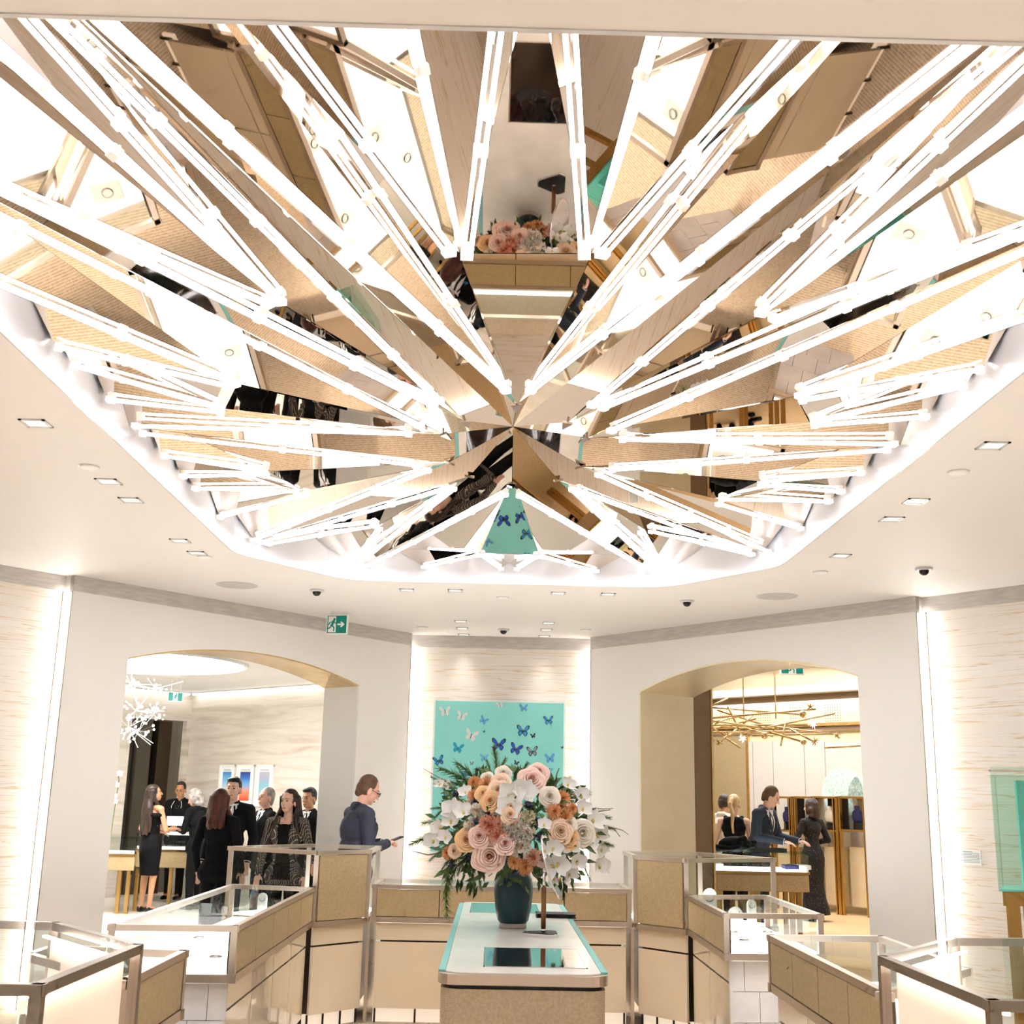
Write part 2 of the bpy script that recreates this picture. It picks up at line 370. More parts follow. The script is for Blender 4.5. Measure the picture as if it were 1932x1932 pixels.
# arch linings: gilded soffit and jamb
def lining(name, wl, ar, T, jambs, m, t=.012):
    pts = arch_pts(*ar)
    mb = MB()
    seq = pts
    if jambs[0]: seq = [(ar[0], .0)] + seq
    if jambs[1]: seq = seq + [(ar[1], .0)]
    n = len(seq); vs = []
    uc = (ar[0] + ar[1]) / 2
    for k, (o, inn) in enumerate(((.004, 0), (T + .004, 0), (.004, 1), (T + .004, 1))):
        for u, z in seq:
            uu = u + (t if u < uc else -t) * inn * (abs(u - uc) / (ar[1] - uc)); zz = z - t * inn * (1 if z > .01 else 0)
            vs.append(wl.p(uu, zz, o))
    fs = [(2 * n + i, 2 * n + i + 1, 3 * n + i + 1, 3 * n + i) for i in range(n - 1)] + [(i, 2 * n + i, 2 * n + i + 1, i + 1) if False else (i, i + 1, 2 * n + i + 1, 2 * n + i) for i in range(n - 1)]
    fs += [(n + i, 3 * n + i, 3 * n + i + 1, n + i + 1) for i in range(n - 1)]
    return struct(mb.add(vs, fs).build(name, m))
lining('trim_1', WL, ARL, .50, (0, 0), 'gold')
lining('trim_2', WR, ARR, .80, (1, 0), 'gold_leaf')
struct(WL.box(MB(), ARL[0] - .002, ARL[0] + .010, 0, ARL[2] - .004, .006, .498).build('trim_17', 'white_plain'))
# thin bronze reveal lines on the wall ends
for k, (wl, u) in enumerate(((WL, WL.L), (WR, WR.L), (WL, 0), (WR, 0))):
    struct(wl.box(MB(), u - .004, u + .004, 0, H - .13, -.003, .05).build('trim_%d' % (3 + k), 'champagne_dark'))
# veined stone walls, set back behind the arch walls, with light strips in the slots
struct(MB().box2((-1.05, 12.58, 0), (1.15, 12.72, H + .02)).build('wall_back', 'veined_stone'))
for nm, wl in (('wall_left_veined', WL), ('wall_right_veined', WR)):
    struct(wl.box(MB(), wl.L - .12, 6.75, 0, H + .02, .10, .22).build(nm, 'veined_stone'))
strip_lab = {(0, 0): 'vertical light slot left of the turquoise picture', (1, 0): 'vertical light slot right of the turquoise picture',
             (0, 1): 'vertical light slot at the veined wall on the far left', (1, 1): 'vertical light slot at the veined wall on the far right'}
for i, wl in enumerate((WL, WR)):
    for j in (0, 1):
        u = wl.L + .014 if j else -.012
        t = thing('light_slot', strip_lab[(i, j)], 'light', wl.p(u, .02, .06), 'vertical light slots between wall panels')
        wl.box(MB(), u - .006, u + .006, .02, H - .135, .045, .085).build('light_strip', 'strip_light', t)
        wl.box(MB(), u - .012, u + .012, .0, H - .125, .086, .097).build('channel', 'champagne', t)
# frieze under the ceiling
for k, (wl, u0, u1, o) in enumerate(((WL, -.0, WL.L, -.006), (WR, 0, WR.L, -.006), (WL, WL.L + .01, 6.7, .092), (WR, WR.L + .01, 6.7, .092))):
    struct(wl.box(MB(), u0, u1, H - .127, H + .01, o, o + .05).build('trim_%d' % (7 + k), 'frieze'))
struct(MB().box2((-1.0, 12.572, H - .127), (1.1, 12.62, H + .01)).build('trim_11', 'frieze'))
# rest of the hall around and behind the viewer
EL, ER = WL.p(6.72, 0, .1), WR.p(6.72, 0, .1)
struct(MB().box2((EL.x - .12, -3.5, 0), (EL.x, EL.y + .1, H + .02)).build('wall_left_side', 'veined_stone'))
struct(MB().box2((ER.x, -3.5, 0), (ER.x + .12, ER.y + .1, H + .02)).build('wall_right_side', 'veined_stone'))
struct(MB().box2((EL.x - .1, -3.62, 0), (ER.x + .1, -3.5, H + .02)).build('wall_front', 'paint'))
struct(MB().box2((-11, -4, -.1), (11, 25, 0)).build('floor', 'carpet'))
struct(MB().prism([(-4.4, -3.4), (4.5, -3.4), (4.5, 2.9), (-4.4, 2.9)], 0.0, .006).build('floor_oak', 'oak_floor'))

def rounded(poly, r, n=5):
    out = []; N = len(poly)
    for i in range(N):
        a, b, c = Vector(poly[i - 1]), Vector(poly[i]), Vector(poly[(i + 1) % N])
        d1 = (a - b).normalized(); d2 = (c - b).normalized(); ang = d1.angle(d2); t = min(r / math.tan(ang / 2), (a - b).length * .45, (c - b).length * .45)
        p, q = b + d1 * t, b + d2 * t
        for k in range(n + 1):
            s = k / n; out.append(((1 - s) ** 2) * p + 2 * s * (1 - s) * b + s * s * q)
    return out
RX, RY0, RY1, RCX, RCY = 1.985, 2.31, 9.36, 1.28, 1.0
REC = [(AXX - 1.62, RY0), (AXX + 1.62, RY0), (AXX + RX, RY0 + .5), (AXX + RX, RY1 - RCY), (AXX + RCX, RY1), (AXX - RCX, RY1), (AXX - RX, RY1 - RCY), (AXX - RX, RY0 + .5)]
RECR = [Vector((p.x, p.y)) for p in rounded(REC, .5)]
def ceil_half(sg):
    """one half of the ceiling polygon, around the recess"""
    hole = [p for p in RECR if (p.x - AXX) * sg > 0]
    hole.sort(key=lambda p: math.atan2((p.x - AXX) * sg, -(p.y - 5.83)))     # near -> far
    xe = EL.x - .05 if sg < 0 else ER.x + .05; ye = EL.y if sg < 0 else ER.y
    bx = -1.0 if sg < 0 else 1.1
    return [(AXX, RY0)] + [tuple(p) for p in hole] + [(AXX, RY1), (AXX, 12.7), (bx, 12.7), (xe, ye + .2), (xe, -3.6), (AXX, -3.6)]
cm = MB()
for sg in (-1, 1): cm.prism(ceil_half(sg), H, H + .02)
struct(cm.build('ceiling', 'ceiling_paint'))
fm = MB(); n = len(RECR); cen = Vector((AXX, 5.835))
vs = []
for z, off in ((H - .003, -.004), (3.86, -.004), (3.86, .05), (H - .003, .012)):
    vs += [(p + (p - cen).normalized() * off).to_3d() + Vector((0, 0, z)) for p in RECR]
fm.add(vs, [(a * n + i, a * n + (i + 1) % n, ((a + 1) % 4) * n + (i + 1) % n, ((a + 1) % 4) * n + i) for a in range(4) for i in range(n)])
struct(fm.build('trim_12', 'satin_white'))
struct(MB().prism([tuple(p) for p in RECR], 3.84, 3.90).build('ceiling_recess', 'backing'))

# ---- left room, seen through the left arch
KL = Vector((-5.02, 19.77, 0)); HL = 3.2
WLR = Wall((KL.x, KL.y), (-.9, 16.1), -1)     # wall with the prints
WLL = Wall((KL.x, KL.y), (-8.4, 16.3), 1)
struct(WLR.box(MB(), -.1, WLR.L, 0, HL + .05, 0, .12).build('wall_prints', 'travertine'))
# wall left of the corner, around a tall dark doorway
d0 = (UPL(250, 1353, WLL.A, WLL.b) - WLL.A).dot(WLL.u); d1 = (UPL(353, 1362, WLL.A, WLL.b) - WLL.A).dot(WLL.u); dz = UPL(300, 1357, WLL.A, WLL.b).z
d0, d1 = max(d0, d1), min(d0, d1)
lo = MB(); WLL.box(lo, -.1, d1, 0, HL + .05, 0, .12); WLL.box(lo, d1, d0, dz, HL + .05, 0, .12); WLL.box(lo, d0, WLL.L, 0, HL + .05, 0, .12)
struct(lo.build('wall_doorway', 'travertine'))
dr = WLL.box(MB(), d1 - 1.2, d0 + 1.2, 0, dz + .3, .55, .6).build('door_1', 'dark_door'); struct(dr)
for k, f in enumerate((.18, .52, .86)):
    WLL.box(MB(), d1 + (d0 - d1) * f - .12, d1 + (d0 - d1) * f + .12, 0, dz, .35 + .05 * k, .55).build('door_panel', ('dark_bronze', 'dark_door', 'taupe_panel')[k] if k != 2 else 'dark_door', dr)
struct(MB().prism([(-.4, 12.4), (-.4, 17.0), (-4.9, 20.3), (-9.5, 17), (-9.5, 8.5), (-5.2, 8.0)], HL + .0, HL + .05).build('ceiling_left_room', 'ceiling_paint')) if False else None
lp = [WL.p(0.0, 0, .5), WLR.p(WLR.L, 0, .1), KL + Vector((0, .15, 0)), WLL.p(WLL.L, 0, .1), WL.p(6.8, 0, .6)]
struct(MB().prism([(p.x, p.y) for p in lp], HL, HL + .05).build('ceiling_left_room', 'ceiling_paint'))
struct(MB().bar(WL.p(.2, 1.6, .56), WLR.p(WLR.L - .1, 1.6, -.02), .1, 3.2).build('wall_left_room_end', 'paint'))
struct(MB().bar(WL.p(6.6, 1.6, .3), WLL.p(WLL.L - .05, 1.6, .05), .1, 3.2).build('wall_left_room_far', 'paint'))
struct(MB().prism([(p.x, p.y) for p in lp], 0.0, .004).build('floor_left_room', 'white_stone'))
for nm, wl, lab in (('cove_light', WLR, 'hidden light cove above the three gradient prints'), ('cove_light', WLL, 'hidden light cove above the tall dark doorway')):
    t = thing(nm, lab, 'light', wl.p(wl.L / 2, HL - .1, -.08), 'coves of the left room')
    wl.box(MB(), .12, wl.L - .15, HL - .045, HL - .025, -.10, -.06).build('light_strip', 'cove_light', t)
    wl.box(MB(), .10, wl.L - .13, HL - .022, HL - .003, -.11, -.03).build('channel', 'white_plain', t)

# ---- right room, seen through the right arch
PW1, PW2 = U(1333, 1310, 3.5), U(1618, 1292, 3.5)
e_ = (PW2 - PW1).normalized()
WRF = Wall((PW1.x - e_.x * 1.2, PW1.y - e_.y * 1.2), (PW2.x + e_.x * 2.0, PW2.y + e_.y * 2.0), -1)
if WRF.b.y < 0: WRF.b = -WRF.b
HR = 3.95
def far_uz(px, py, off=0.):
    q = UPL(px, py, WRF.A + WRF.b * off, WRF.b); return (q - WRF.A).dot(WRF.u), q.z
struct(WRF.box(MB(), -.6, WRF.L, 0, HR, 0, .15).build('wall_display', 'gold_leaf'))
zc0 = far_uz(1475, 1316)[1]
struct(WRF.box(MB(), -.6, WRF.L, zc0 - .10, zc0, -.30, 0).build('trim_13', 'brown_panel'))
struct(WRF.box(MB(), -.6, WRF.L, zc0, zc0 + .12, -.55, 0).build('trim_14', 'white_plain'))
q = [WR.p(-.1, 0, .8), WRF.p(-.5, 0, .1), WRF.p(WRF.L, 0, .1), WR.p(6.6, 0, .6)]
struct(MB().prism([(p.x, p.y) for p in q], HR, HR + .05).build('ceiling_right_room', 'ceiling_paint'))
struct(MB().prism([(p.x, p.y) for p in q], .0, .004).build('floor_right_room', 'right_carpet'))
struct(MB().bar(WR.p(.0, 1.95, .86), WRF.p(-.45, 1.95, -.02), .1, 3.9).build('wall_right_room_end', 'taupe_panel'))
struct(MB().bar(WR.p(6.5, 1.95, .4), WRF.p(WRF.L - .05, 1.95, .05), .1, 3.9).build('wall_right_room_far', 'paint'))
struct(MB().slab([WR.p(-.1, 2.4, .82), WR.p(6.5, 2.4, .82), WR.p(6.5, HR, .82), WR.p(-.1, HR, .82)], WR.b * .05).build('wall_over_arch', 'paint')) if False else None
# brown upright panel just inside the gilded jamb
struct(WR.box(MB(), .66, .71 + .012, 0, 2.95, .81, 1.06).build('trim_15', 'brown_panel'))
struct(WR.box(MB(), .68, .74, 0, 2.95, 1.06, 1.09).build('trim_16', 'gold'))
t = thing('cove_light', 'bright cove line above the perforated gold wall of the right room', 'light', WRF.p(WRF.L / 2, zc0 - .12, -.05))
WRF.box(MB(), -.4, WRF.L - .1, zc0 - .125, zc0 - .105, -.2, -.06).build('light_strip', 'cove_light', t)
t = thing('ceiling_cove', 'broad bright ceiling cove over the gold rod chandelier', 'light', WRF.p(WRF.L / 2, HR - .05, -2.2))
mbx = MB(); WRF.box(mbx, .2, WRF.L - .4, HR - .04, HR - .02, -4.6, -.9); mbx.build('light_panel', 'cove_light', t)
mbx = MB()
for a in ((.15, WRF.L - .35, -.9, -.82), (.15, WRF.L - .35, -4.68, -4.6)): WRF.box(mbx, a[0], a[1], HR - .06, HR - .005, a[2], a[3])
mbx.build('frame', 'white_plain', t)
# room shell lights
t = thing('round_ceiling_light', 'large round glowing light recess in the ceiling above the left doorway group', 'light', (-4.6, 14.95, HL - .02))
MB().lathe([(1.4, HL - .02), (1.4, HL - .008)], (-4.6, 14.95, 0), 48).build('light_panel', 'round_light', t)
rg = MB(); k = 48
vs = []
for r, z in ((1.4, HL - .03), (1.44, HL - .03), (1.44, HL - .002), (1.4, HL - .002)):
    vs += [(-4.6 + r * math.cos(2 * PI * i / k), 14.95 + r * math.sin(2 * PI * i / k), z) for i in range(k)]
rg.add(vs, [(a * k + i, a * k + (i + 1) % k, ((a + 1) % 4) * k + (i + 1) % k, ((a + 1) % 4) * k + i) for a in range(4) for i in range(k)]).build('rim', 'white_plain', t)
# ------------------------------------------------------------------ the mirrored star of light in the ceiling recess
ZT, ZR = 3.36, 3.415
TUB = dict(  # inner pixel, outer pixel (x marks tubes running on past the frame)
 L1=((533, 574), (237, 237), 'x'), L2=((832, 760), (307, 237), 'x'), L3=((958, 740), (367, 202), 'x'),
 L4=((822, 767), (172, 438), 'x'), L4b=((516, 578), (175, 422), 'x'), L5=((797, 806), (50, 432), 'x'),
 L7=((452, 728), (175, 605), 'x'), L8=((445, 732), (102, 657)), L9=((425, 774), (137, 692)), L10=((425, 779), (192, 757)), L11=((780, 819), (245, 807)),
 L12=((793, 879), (255, 820)), L13=((507, 892), (300, 862)), L14=((507, 896), (337, 902)), L15=((565, 928), (355, 925)), L16=((580, 933), (410, 980)), L17=((810, 886), (470, 1025)),
 L18=((843, 922), (485, 1028)), L19=((710, 992), (502, 1030)), L20=((717, 997), (665, 1065)), L21=((857, 921), (672, 1067)),
 L22=((955, 932), (695, 1070)), L23=((904, 1047), (800, 1072)), L24=((908, 1047), (945, 1075)),
 T1=((852, 482), (635, 190), 'x'), T2=((880, 488), (922, 165), 'x'), T3=((1103, 487), (1083, 167), 'x'), T4=((1131, 485), (1371, 207), 'x'),
 R1=((1431, 595), (1761, 277), 'x'), R2=((1113, 767), (1696, 270), 'x'), R3=((997, 740), (1636, 240), 'x'), R4=((1131, 772), (1816, 485), 'x'), R4b=((1451, 605), (1780, 478), 'x'),
 R5=((1148, 815), (1916, 480), 'x'), R7=((1501, 750), (1780, 648), 'x'), R8=((1503, 757), (1858, 700)), R9=((1528, 799), (1816, 732)), R10=((1528, 803), (1756, 790)), R11=((1166, 829), (1698, 842)),
 R12=((1146, 887), (1686, 852)), R13=((1433, 910), (1641, 895)), R14=((1431, 915), (1596, 932)), R15=((1356, 942), (1576, 950)), R16=((1353, 950), (1516, 1002)), R17=((1126, 894), (1453, 1045)),
 R18=((1096, 927), (1423, 1050)), R19=((1226, 1002), (1411, 1047)), R20=((1208, 1004), (1256, 1077)), R21=((1078, 922), (1241, 1077)),
 R22=((978, 934), (1226, 1080)), R23=((1021, 1050), (1118, 1077)), R24=((1013, 1050), (974, 1077)))
def to_rim(p, d):
    """run from p along d (plan) until the recess edge"""
    best = None
    for i in range(len(REC)):
        a, b = Vector(REC[i]), Vector(REC[(i + 1) % len(REC)]); e = b - a
        den = d.x * e.y - d.y * e.x
        if abs(den) < 1e-9: continue
        w = a - Vector((p.x, p.y)); s = (w.x * e.y - w.y * e.x) / den; k = (w.x * d.y - w.y * d.x) / den
        if s > 0 and -.001 <= k <= 1.001 and (best is None or s < best): best = s
    return best or 0.
IN, OUT = {}, {}
for k, v in TUB.items():
    IN[k] = U(*v[0], ZT)
    o = U(*v[1], ZR - .01)
    d = Vector((o.x - IN[k].x, o.y - IN[k].y)); d.normalize(); s = to_rim(IN[k], d)
    OUT[k] = Vector((IN[k].x + d.x * (s - .03), IN[k].y + d.y * (s - .03), ZR))
star = thing('mirrored_ceiling_star', 'giant faceted mirror starburst with glowing crystal tubes set into the ceiling', 'ceiling light', (AXX, 5.83, ZT))
UP = Vector((0, 0, .014))
MAIN = [('L2', [('L1', 'L4b')], 'L4', (877, 797)), ('L5', [('L7', 'L8'), ('L9', 'L10')], 'L11', (836, 821)), ('L12', [('L13', 'L14'), ('L15', 'L16')], 'L17', (845, 876)),
        ('L18', [('L19', 'L20')], 'L21', (886, 901)), ('L22', [('L23', 'L24'), ('R24', 'R23')], 'R22', (966, 920)), ('R21', [('R20', 'R19')], 'R18', (1053, 908)),
        ('R17', [('R16', 'R15'), ('R14', 'R13')], 'R12', (1098, 883)), ('R11', [('R10', 'R9'), ('R8', 'R7')], 'R5', (1108, 828)), ('R4', [('R4b', 'R1')], 'R2', (1071, 800)),
        ('R3', [('T4', 'T3'), ('T2', 'T1')], 'L3', (975, 766))]
CEN = U(968, 805, 3.50)
facets = []
def facet(*p): facets.append([Vector(q) for q in p])
def rimz(a, b):
    m = (a + b) / 2; g = (a - b).length
    d = Vector((m.x - CEN.x, m.y - CEN.y)).normalized(); s = to_rim(Vector((CEN.x, CEN.y, 0)), d)
    return Vector((CEN.x + d.x * (s - .004), CEN.y + d.y * (s - .004), ZR + .02 + min(.15, .28 * g)))
NM = len(MAIN); TIP = [U(*m[3], ZT + .01) + UP * .5 for m in MAIN]
QN = []
for i, m in enumerate(MAIN):          # rim node shared by neighbouring fins
    b = OUT[m[2]]; a = OUT[MAIN[(i + 1) % NM][0]]; q = (a + b) / 2
    d = Vector((q.x - CEN.x, q.y - CEN.y)).normalized(); s = to_rim(Vector((CEN.x, CEN.y, 0)), d)
    QN.append(Vector((CEN.x + d.x * s, CEN.y + d.y * s, ZR)) + UP)
for i, (A, secs, B, _) in enumerate(MAIN):
    T = TIP[i]; qa = QN[i - 1]; qb = QN[i]
    facet(CEN, T, qb); facet(CEN, qb, TIP[(i + 1) % NM])
    ia, ib = IN[A] + UP, IN[B] + UP
    facet(T, ia, qa); facet(T, ib, qb)
    nodes = []
    for (a, b) in secs:
        S = (IN[a] + IN[b]) / 2 + UP; nodes.append((S, OUT[a] + UP, OUT[b] + UP))
    prev_in, prev_out = ia, qa
    for S, oa, ob in nodes:
        V = rimz(prev_out, oa)
        facet(prev_in, prev_out, V); facet(prev_in, V, S) if prev_in is not T else None; facet(S, V, oa)
        if prev_in is ia: facet(T, ia, S)
        M = rimz(oa, ob); facet(S, oa, M); facet(S, M, ob)
        if prev_in is not ia: facet(T, prev_in, S)
        prev_in, prev_out = S, ob
    V = rimz(prev_out, qb)
    facet(prev_in, prev_out, V); facet(prev_in, V, ib); facet(ib, V, qb); facet(T, prev_in, ib)
for f in facets:
    nn = (f[1] - f[0]).cross(f[2] - f[0])
    if nn.length < 1e-5: continue
    if nn.z > 0: f = [f[0], f[2], f[1]]
    c = (f[0] + f[1] + f[2]) / 3
    f = [c + (p - c) * (1 - min(.02, .003 / max((p - c).length, .02))) for p in f]        # hairline joints between panels
    d = Vector((0, 0, .008)); mb = MB().add(f + [p + d for p in f], [(0, 1, 2), (5, 4, 3), (0, 3, 4, 1), (1, 4, 5, 2), (2, 5, 3, 0)])
    mb.build('mirror_facet', 'mirror', star)
# end caps of the fins
for i in range(NM):
    d = (Vector((TIP[i].x, TIP[i].y, 0)) - Vector((CEN.x, CEN.y, 0))).normalized(); x = Vector((-d.y, d.x, 0))
    c = TIP[i] - Vector((0, 0, .005))
    MB().slab([c + x * .03 + Vector((0, 0, .0)), c - x * .03, c - d * .05 - Vector((0, 0, .02))], (0, 0, .012)).build('fin_cap', 'chrome', star)
# tubes: bar segments of glowing crystal held by clear clamps
SEG = .62
sm = MB()
sm.box((0, 0, 0), (.044, .018, 1.))
shell_me = sm.mesh('crystal_rail'); shell_me.materials.append(MATS['crystal'])
cl = MB(); cl.box((0, 0, 0), (.042, .024, .034)); cl.cyl((0, -.010, 0), (0, -.018, 0), .005, n=8)
clamp_me = cl.mesh('clamp'); clamp_me.materials.append(mat('crystal_frost', (240, 241, 246), .12, emit=.30, ec=(255, 255, 255)))
MATS['crystal_frost'].cycles.emission_sampling = 'NONE'
for k in TUB:
    p, q = IN[k], OUT[k]; L = (q - p).length; d = (q - p) / L
    n = max(1, round(L / SEG))
    y = (Vector((0, 0, 1)) - d * d.z).normalized(); x = y.cross(d)
    rot = Matrix((x, y, d)).transposed().to_quaternion()
    mb = MB()
    for sx in (-1, 1): mb.cyl((sx * .0125, 0, .012), (sx * .0125, 0, L - .012), .0065, n=6, caps=False)
    tb = mb.build('light_tube', 'tube_light', star, True, world=False)
    tb.location = p - star.location; tb.rotation_mode = 'QUATERNION'; tb.rotation_quaternion = rot
    for i in range(n): inst(shell_me, 'crystal_rail', tb, (0, 0, (i + .5) * L / n), None, (1, 1, L / n - .05))
    for i in range(n + 1): inst(clamp_me, 'clamp', tb, (0, 0, min(max(i * L / n, .025), L - .025)))
# ------------------------------------------------------------------ ceiling fittings
def cnt(i): return ('first', 'second', 'third', 'fourth', 'fifth', 'sixth', 'seventh', 'eighth', 'ninth', 'tenth', 'eleventh', 'twelfth')[i]
def downlight(px, py, label, s=.11, spot=True, z=H, w=1.):
    c = U(px, py, z) if abs(px) > 12 else Vector((px, py, z)); t = thing('downlight', label, 'ceiling light', c, 'square recessed downlights')
    mb = MB()
    for a in ((-1, 0), (1, 0), (0, -1), (0, 1)):
        mb.box(c + Vector((a[0] * s / 2, a[1] * s / 2, -.003)), (s + .014 if a[1] else .014, s + .014 if a[0] else .014, .006))
    mb.build('frame', 'satin_white', t)
    MB().box(c + Vector((0, 0, -.001)), (s - .014, s - .014, .002)).build('lens', 'lamp_lens', t)
    if spot:
        l = bpy.data.lights.new('downlight_beam', 'SPOT'); rear = c.y < 2; l.energy = SPOT_W * w * (1.5 if rear else 1.); l.color = (1, .96, .93); l.spot_size = 1.9 if rear else 1.25; l.spot_blend = .8; l.shadow_soft_size = .12
        o = bpy.data.objects.new('downlight_beam', l); COL.objects.link(o); o.parent = t; o.location = (0, 0, -.02)
DL = [((68, 798), 'square downlight on the left ceiling nearest the viewer'), ((205, 908), 'square downlight on the left ceiling beside a round sensor disc'), ((247, 943), 'square downlight on the left ceiling just beyond its twin'),
      ((340, 1020), 'square downlight left of the mirrored star, nearer of a pair'), ((372, 1043), 'square downlight left of the mirrored star, farther of a pair'),
      ((1873, 840), 'square downlight on the right ceiling nearest the viewer'), ((1728, 945), 'square downlight on the right ceiling, nearer of a pair'), ((1682, 979), 'square downlight on the right ceiling, farther of a pair'),
      ((1586, 1048), 'square downlight right of the mirrored star beside a round disc'),
      ((768, 1113), 'square downlight beyond the star, leftmost of the row of four'), ((859, 1114), 'square downlight beyond the star, second from left of four'), ((1053, 1119), 'square downlight beyond the star, third from left of four'), ((1147, 1121), 'square downlight beyond the star, rightmost of the row of four'),
      ((869, 1172), 'small downlight before the picture wall, left column nearest'), ((872, 1185), 'small downlight before the picture wall, left column middle'), ((875, 1197), 'small downlight before the picture wall, left column farthest'),
      ((1035, 1175), 'small downlight before the picture wall, right column nearest'), ((1031, 1188), 'small downlight before the picture wall, right column middle'), ((1027, 1200), 'small downlight before the picture wall, right column farthest'),
      ((-60, 700), 'square downlight off to the left'), ((2000, 745), 'square downlight off to the right')]
for i, (x, y) in enumerate(((-2.6, 1.6), (-.9, 1.2), (1.0, 1.2), (2.7, 1.6), (-1.8, -1.2), (1.9, -1.2))):  # fill downlights added out of view to brighten the ceiling and viewer-facing fronts
    DL.append(((x, y), 'added fill downlight in the unseen ceiling behind the viewer, ' + ('outer left', 'inner left', 'inner right', 'outer right', 'rear left', 'rear right')[i]))
for (p, lab) in DL: downlight(*p, lab, spot=True, w=.07 if 'small' in lab else 1.)
def disc(name, px, py, r, label, cat, m='white_plain', hgt=.012):
    c = U(px, py, H); t = thing(name, label, cat, c)
    MB().lathe([(r, 0), (r, -hgt * .6), (r * .8, -hgt), (.001, -hgt)], c, 28).build('cover', m, t)
    MB().lathe([(r * 1.12, 0), (r * 1.12, -.003), (r, -.003)], c, 28).build('flange', 'satin_white', t)
    return t
for px, py, lab in ((447, 1104, 'round ceiling speaker left of the star above the left arch'), (1466, 1125, 'round ceiling speaker right of the star above the right arch')):
    t = disc('ceiling_speaker', px, py, .155, lab, 'speaker', 'frieze', .008)
for px, py, lab in ((168, 880, 'small round sensor disc in the left ceiling'), (1808, 890, 'small round sensor disc in the right ceiling'), (949, 1127, 'small round sensor disc beyond the far tip of the star'), (386, 1050, 'small round sensor disc by the left downlight pair'), (1548, 1079, 'small round sensor disc by the right downlight'), (797, 1183, 'tiny round disc left of the small downlights'), (1105, 1188, 'tiny round disc right of the small downlights')):
    disc('ceiling_sensor', px, py, .05, lab, 'sensor')
for px, py, lab in ((598, 1113, 'black dome camera on the ceiling left of the exit sign'), (1296, 1133, 'black dome camera on the ceiling beside the right speaker'), (1743, 1072, 'black dome camera on the ceiling near the right veined wall'), (950, 1187, 'tiny dome camera amid the small downlights')):
    c = U(px, py, H); t = thing('dome_camera', lab, 'camera', c)
    MB().lathe([(.062, 0), (.062, -.012), (.05, -.018), (.001, -.018)], c, 20).build('base', 'satin_white', t)
    MB().ell(c + Vector((0, 0, -.02)), (.036, .036, .034), nu=14, nv=8).build('dome', 'black', t, True)
def run_man(mb, o, x, z, s, d):
    """the running figure of an exit sign: o origin, x/z axes, s height, d thickness vector"""
    P = lambda a, b: o + x * a * s + z * b * s
    def limb(pts, w):
        for (a, b) in zip(pts, pts[1:]):
            a, b = Vector(a), Vector(b); e = (b - a).normalized(); nrm = Vector((-e.y, e.x)) * w / 2; a = a - e * w * .3; b = b + e * w * .3
            mb.slab([P(*(a + nrm)), P(*(a - nrm)), P(*(b - nrm)), P(*(b + nrm))], d)
    mb.slab([P(.15 + .085 * math.cos(k * PI / 6), .86 + .085 * math.sin(k * PI / 6)) for k in range(12)], d)
    limb([(.1, .74), (-.03, .42)], .17); limb([(.08, .7), (.26, .56), (.4, .62)], .07); limb([(.06, .72), (-.18, .62), (-.26, .46)], .07)
    limb([(-.02, .42), (.14, .28), (.12, .04)], .085); limb([(-.04, .42), (-.16, .24), (-.36, .2)], .085)
def exit_sign(label, c, w, h, yaw, arrow, hang):
    t = thing('exit_sign', label, 'sign', c)
    x = Vector((math.cos(yaw), math.sin(yaw), 0)); z = Vector((0, 0, 1)); f = Vector((math.sin(yaw), -math.cos(yaw), 0))
    R = Matrix((x, -f, z)).transposed()
    MB().box(c, (w, .03, h), R).build('sign_box', 'white_plain', t, bevel=.003)
    b = .02 * w / .2
    MB().box(c + f * .016, (w - b, .004, h - b), R).build('green_face', 'sign_green', t)
    o = c + f * .019
    if arrow:
        MB().box(o - x * w * .22, (w * .36, .002, h * .82), R).build('white_field', 'white_plain', t)
        mb = MB(); run_man(mb, o - x * w * .21 - z * h * .36 + f * .002, x, z, h * .72, f * .001); mb.build('running_figure', 'sign_green', t)
        aw = w * .17; mb = MB(); q = o + x * w * .2
        mb.slab([q + x * a * aw + z * b2 * aw for a, b2 in ((-1, .22), (.1, .22), (-.25, .75), (.2, .75), (1, 0), (.2, -.75), (-.25, -.75), (.1, -.22), (-1, -.22))], f * .002); mb.build('arrow', 'white_plain', t)
    else:
        MB().box(o, (w * .32, .002, h * .96), R).build('white_field', 'white_plain', t)
        mb = MB(); run_man(mb, o - z * h * .42 + f * .002, x, z, h * .84, f * .001); mb.build('running_figure', 'sign_green', t)
    if hang:
        mb = MB()
        for s in (-.3, .3): mb.cyl(c + x * w * s + z * h / 2, c + x * w * s + z * (h / 2 + hang), .006, n=8)
        mb.build('stem', 'white_plain', t); MB().box(c + z * (h / 2 + hang - .004), (w * 1.5, .12, .008), R).build('ceiling_plate', 'white_plain', t)
y_ = U(637, 1153, H).y
a_, b_ = UY(616, 1180, y_), UY(657, 1178, y_); zt, zb = UY(637, 1160, y_).z, UY(637, 1197, y_).z
exit_sign('green exit sign with running figure and right arrow hanging above the left arch', Vector(((a_.x + b_.x) / 2, y_, (zt + zb) / 2)), (b_.x - a_.x) * 1.02, zt - zb, -.18, True, H - zt)
y_ = 17.2; a_, b_ = UY(317, 1315, y_), UY(345, 1315, y_); zt, zb = UY(331, 1306, y_).z, UY(331, 1324, y_).z
exit_sign('small green running figure sign hanging before the corner of the left room', Vector(((a_.x + b_.x) / 2, y_, (zt + zb) / 2)), b_.x - a_.x, zt - zb, .25, False, max(.02, HL - zt))
y_ = 15.6; a_, b_ = UY(1471, 1267, y_), UY(1517, 1267, y_); zt, zb = UY(1494, 1262, y_).z, UY(1494, 1273, y_).z
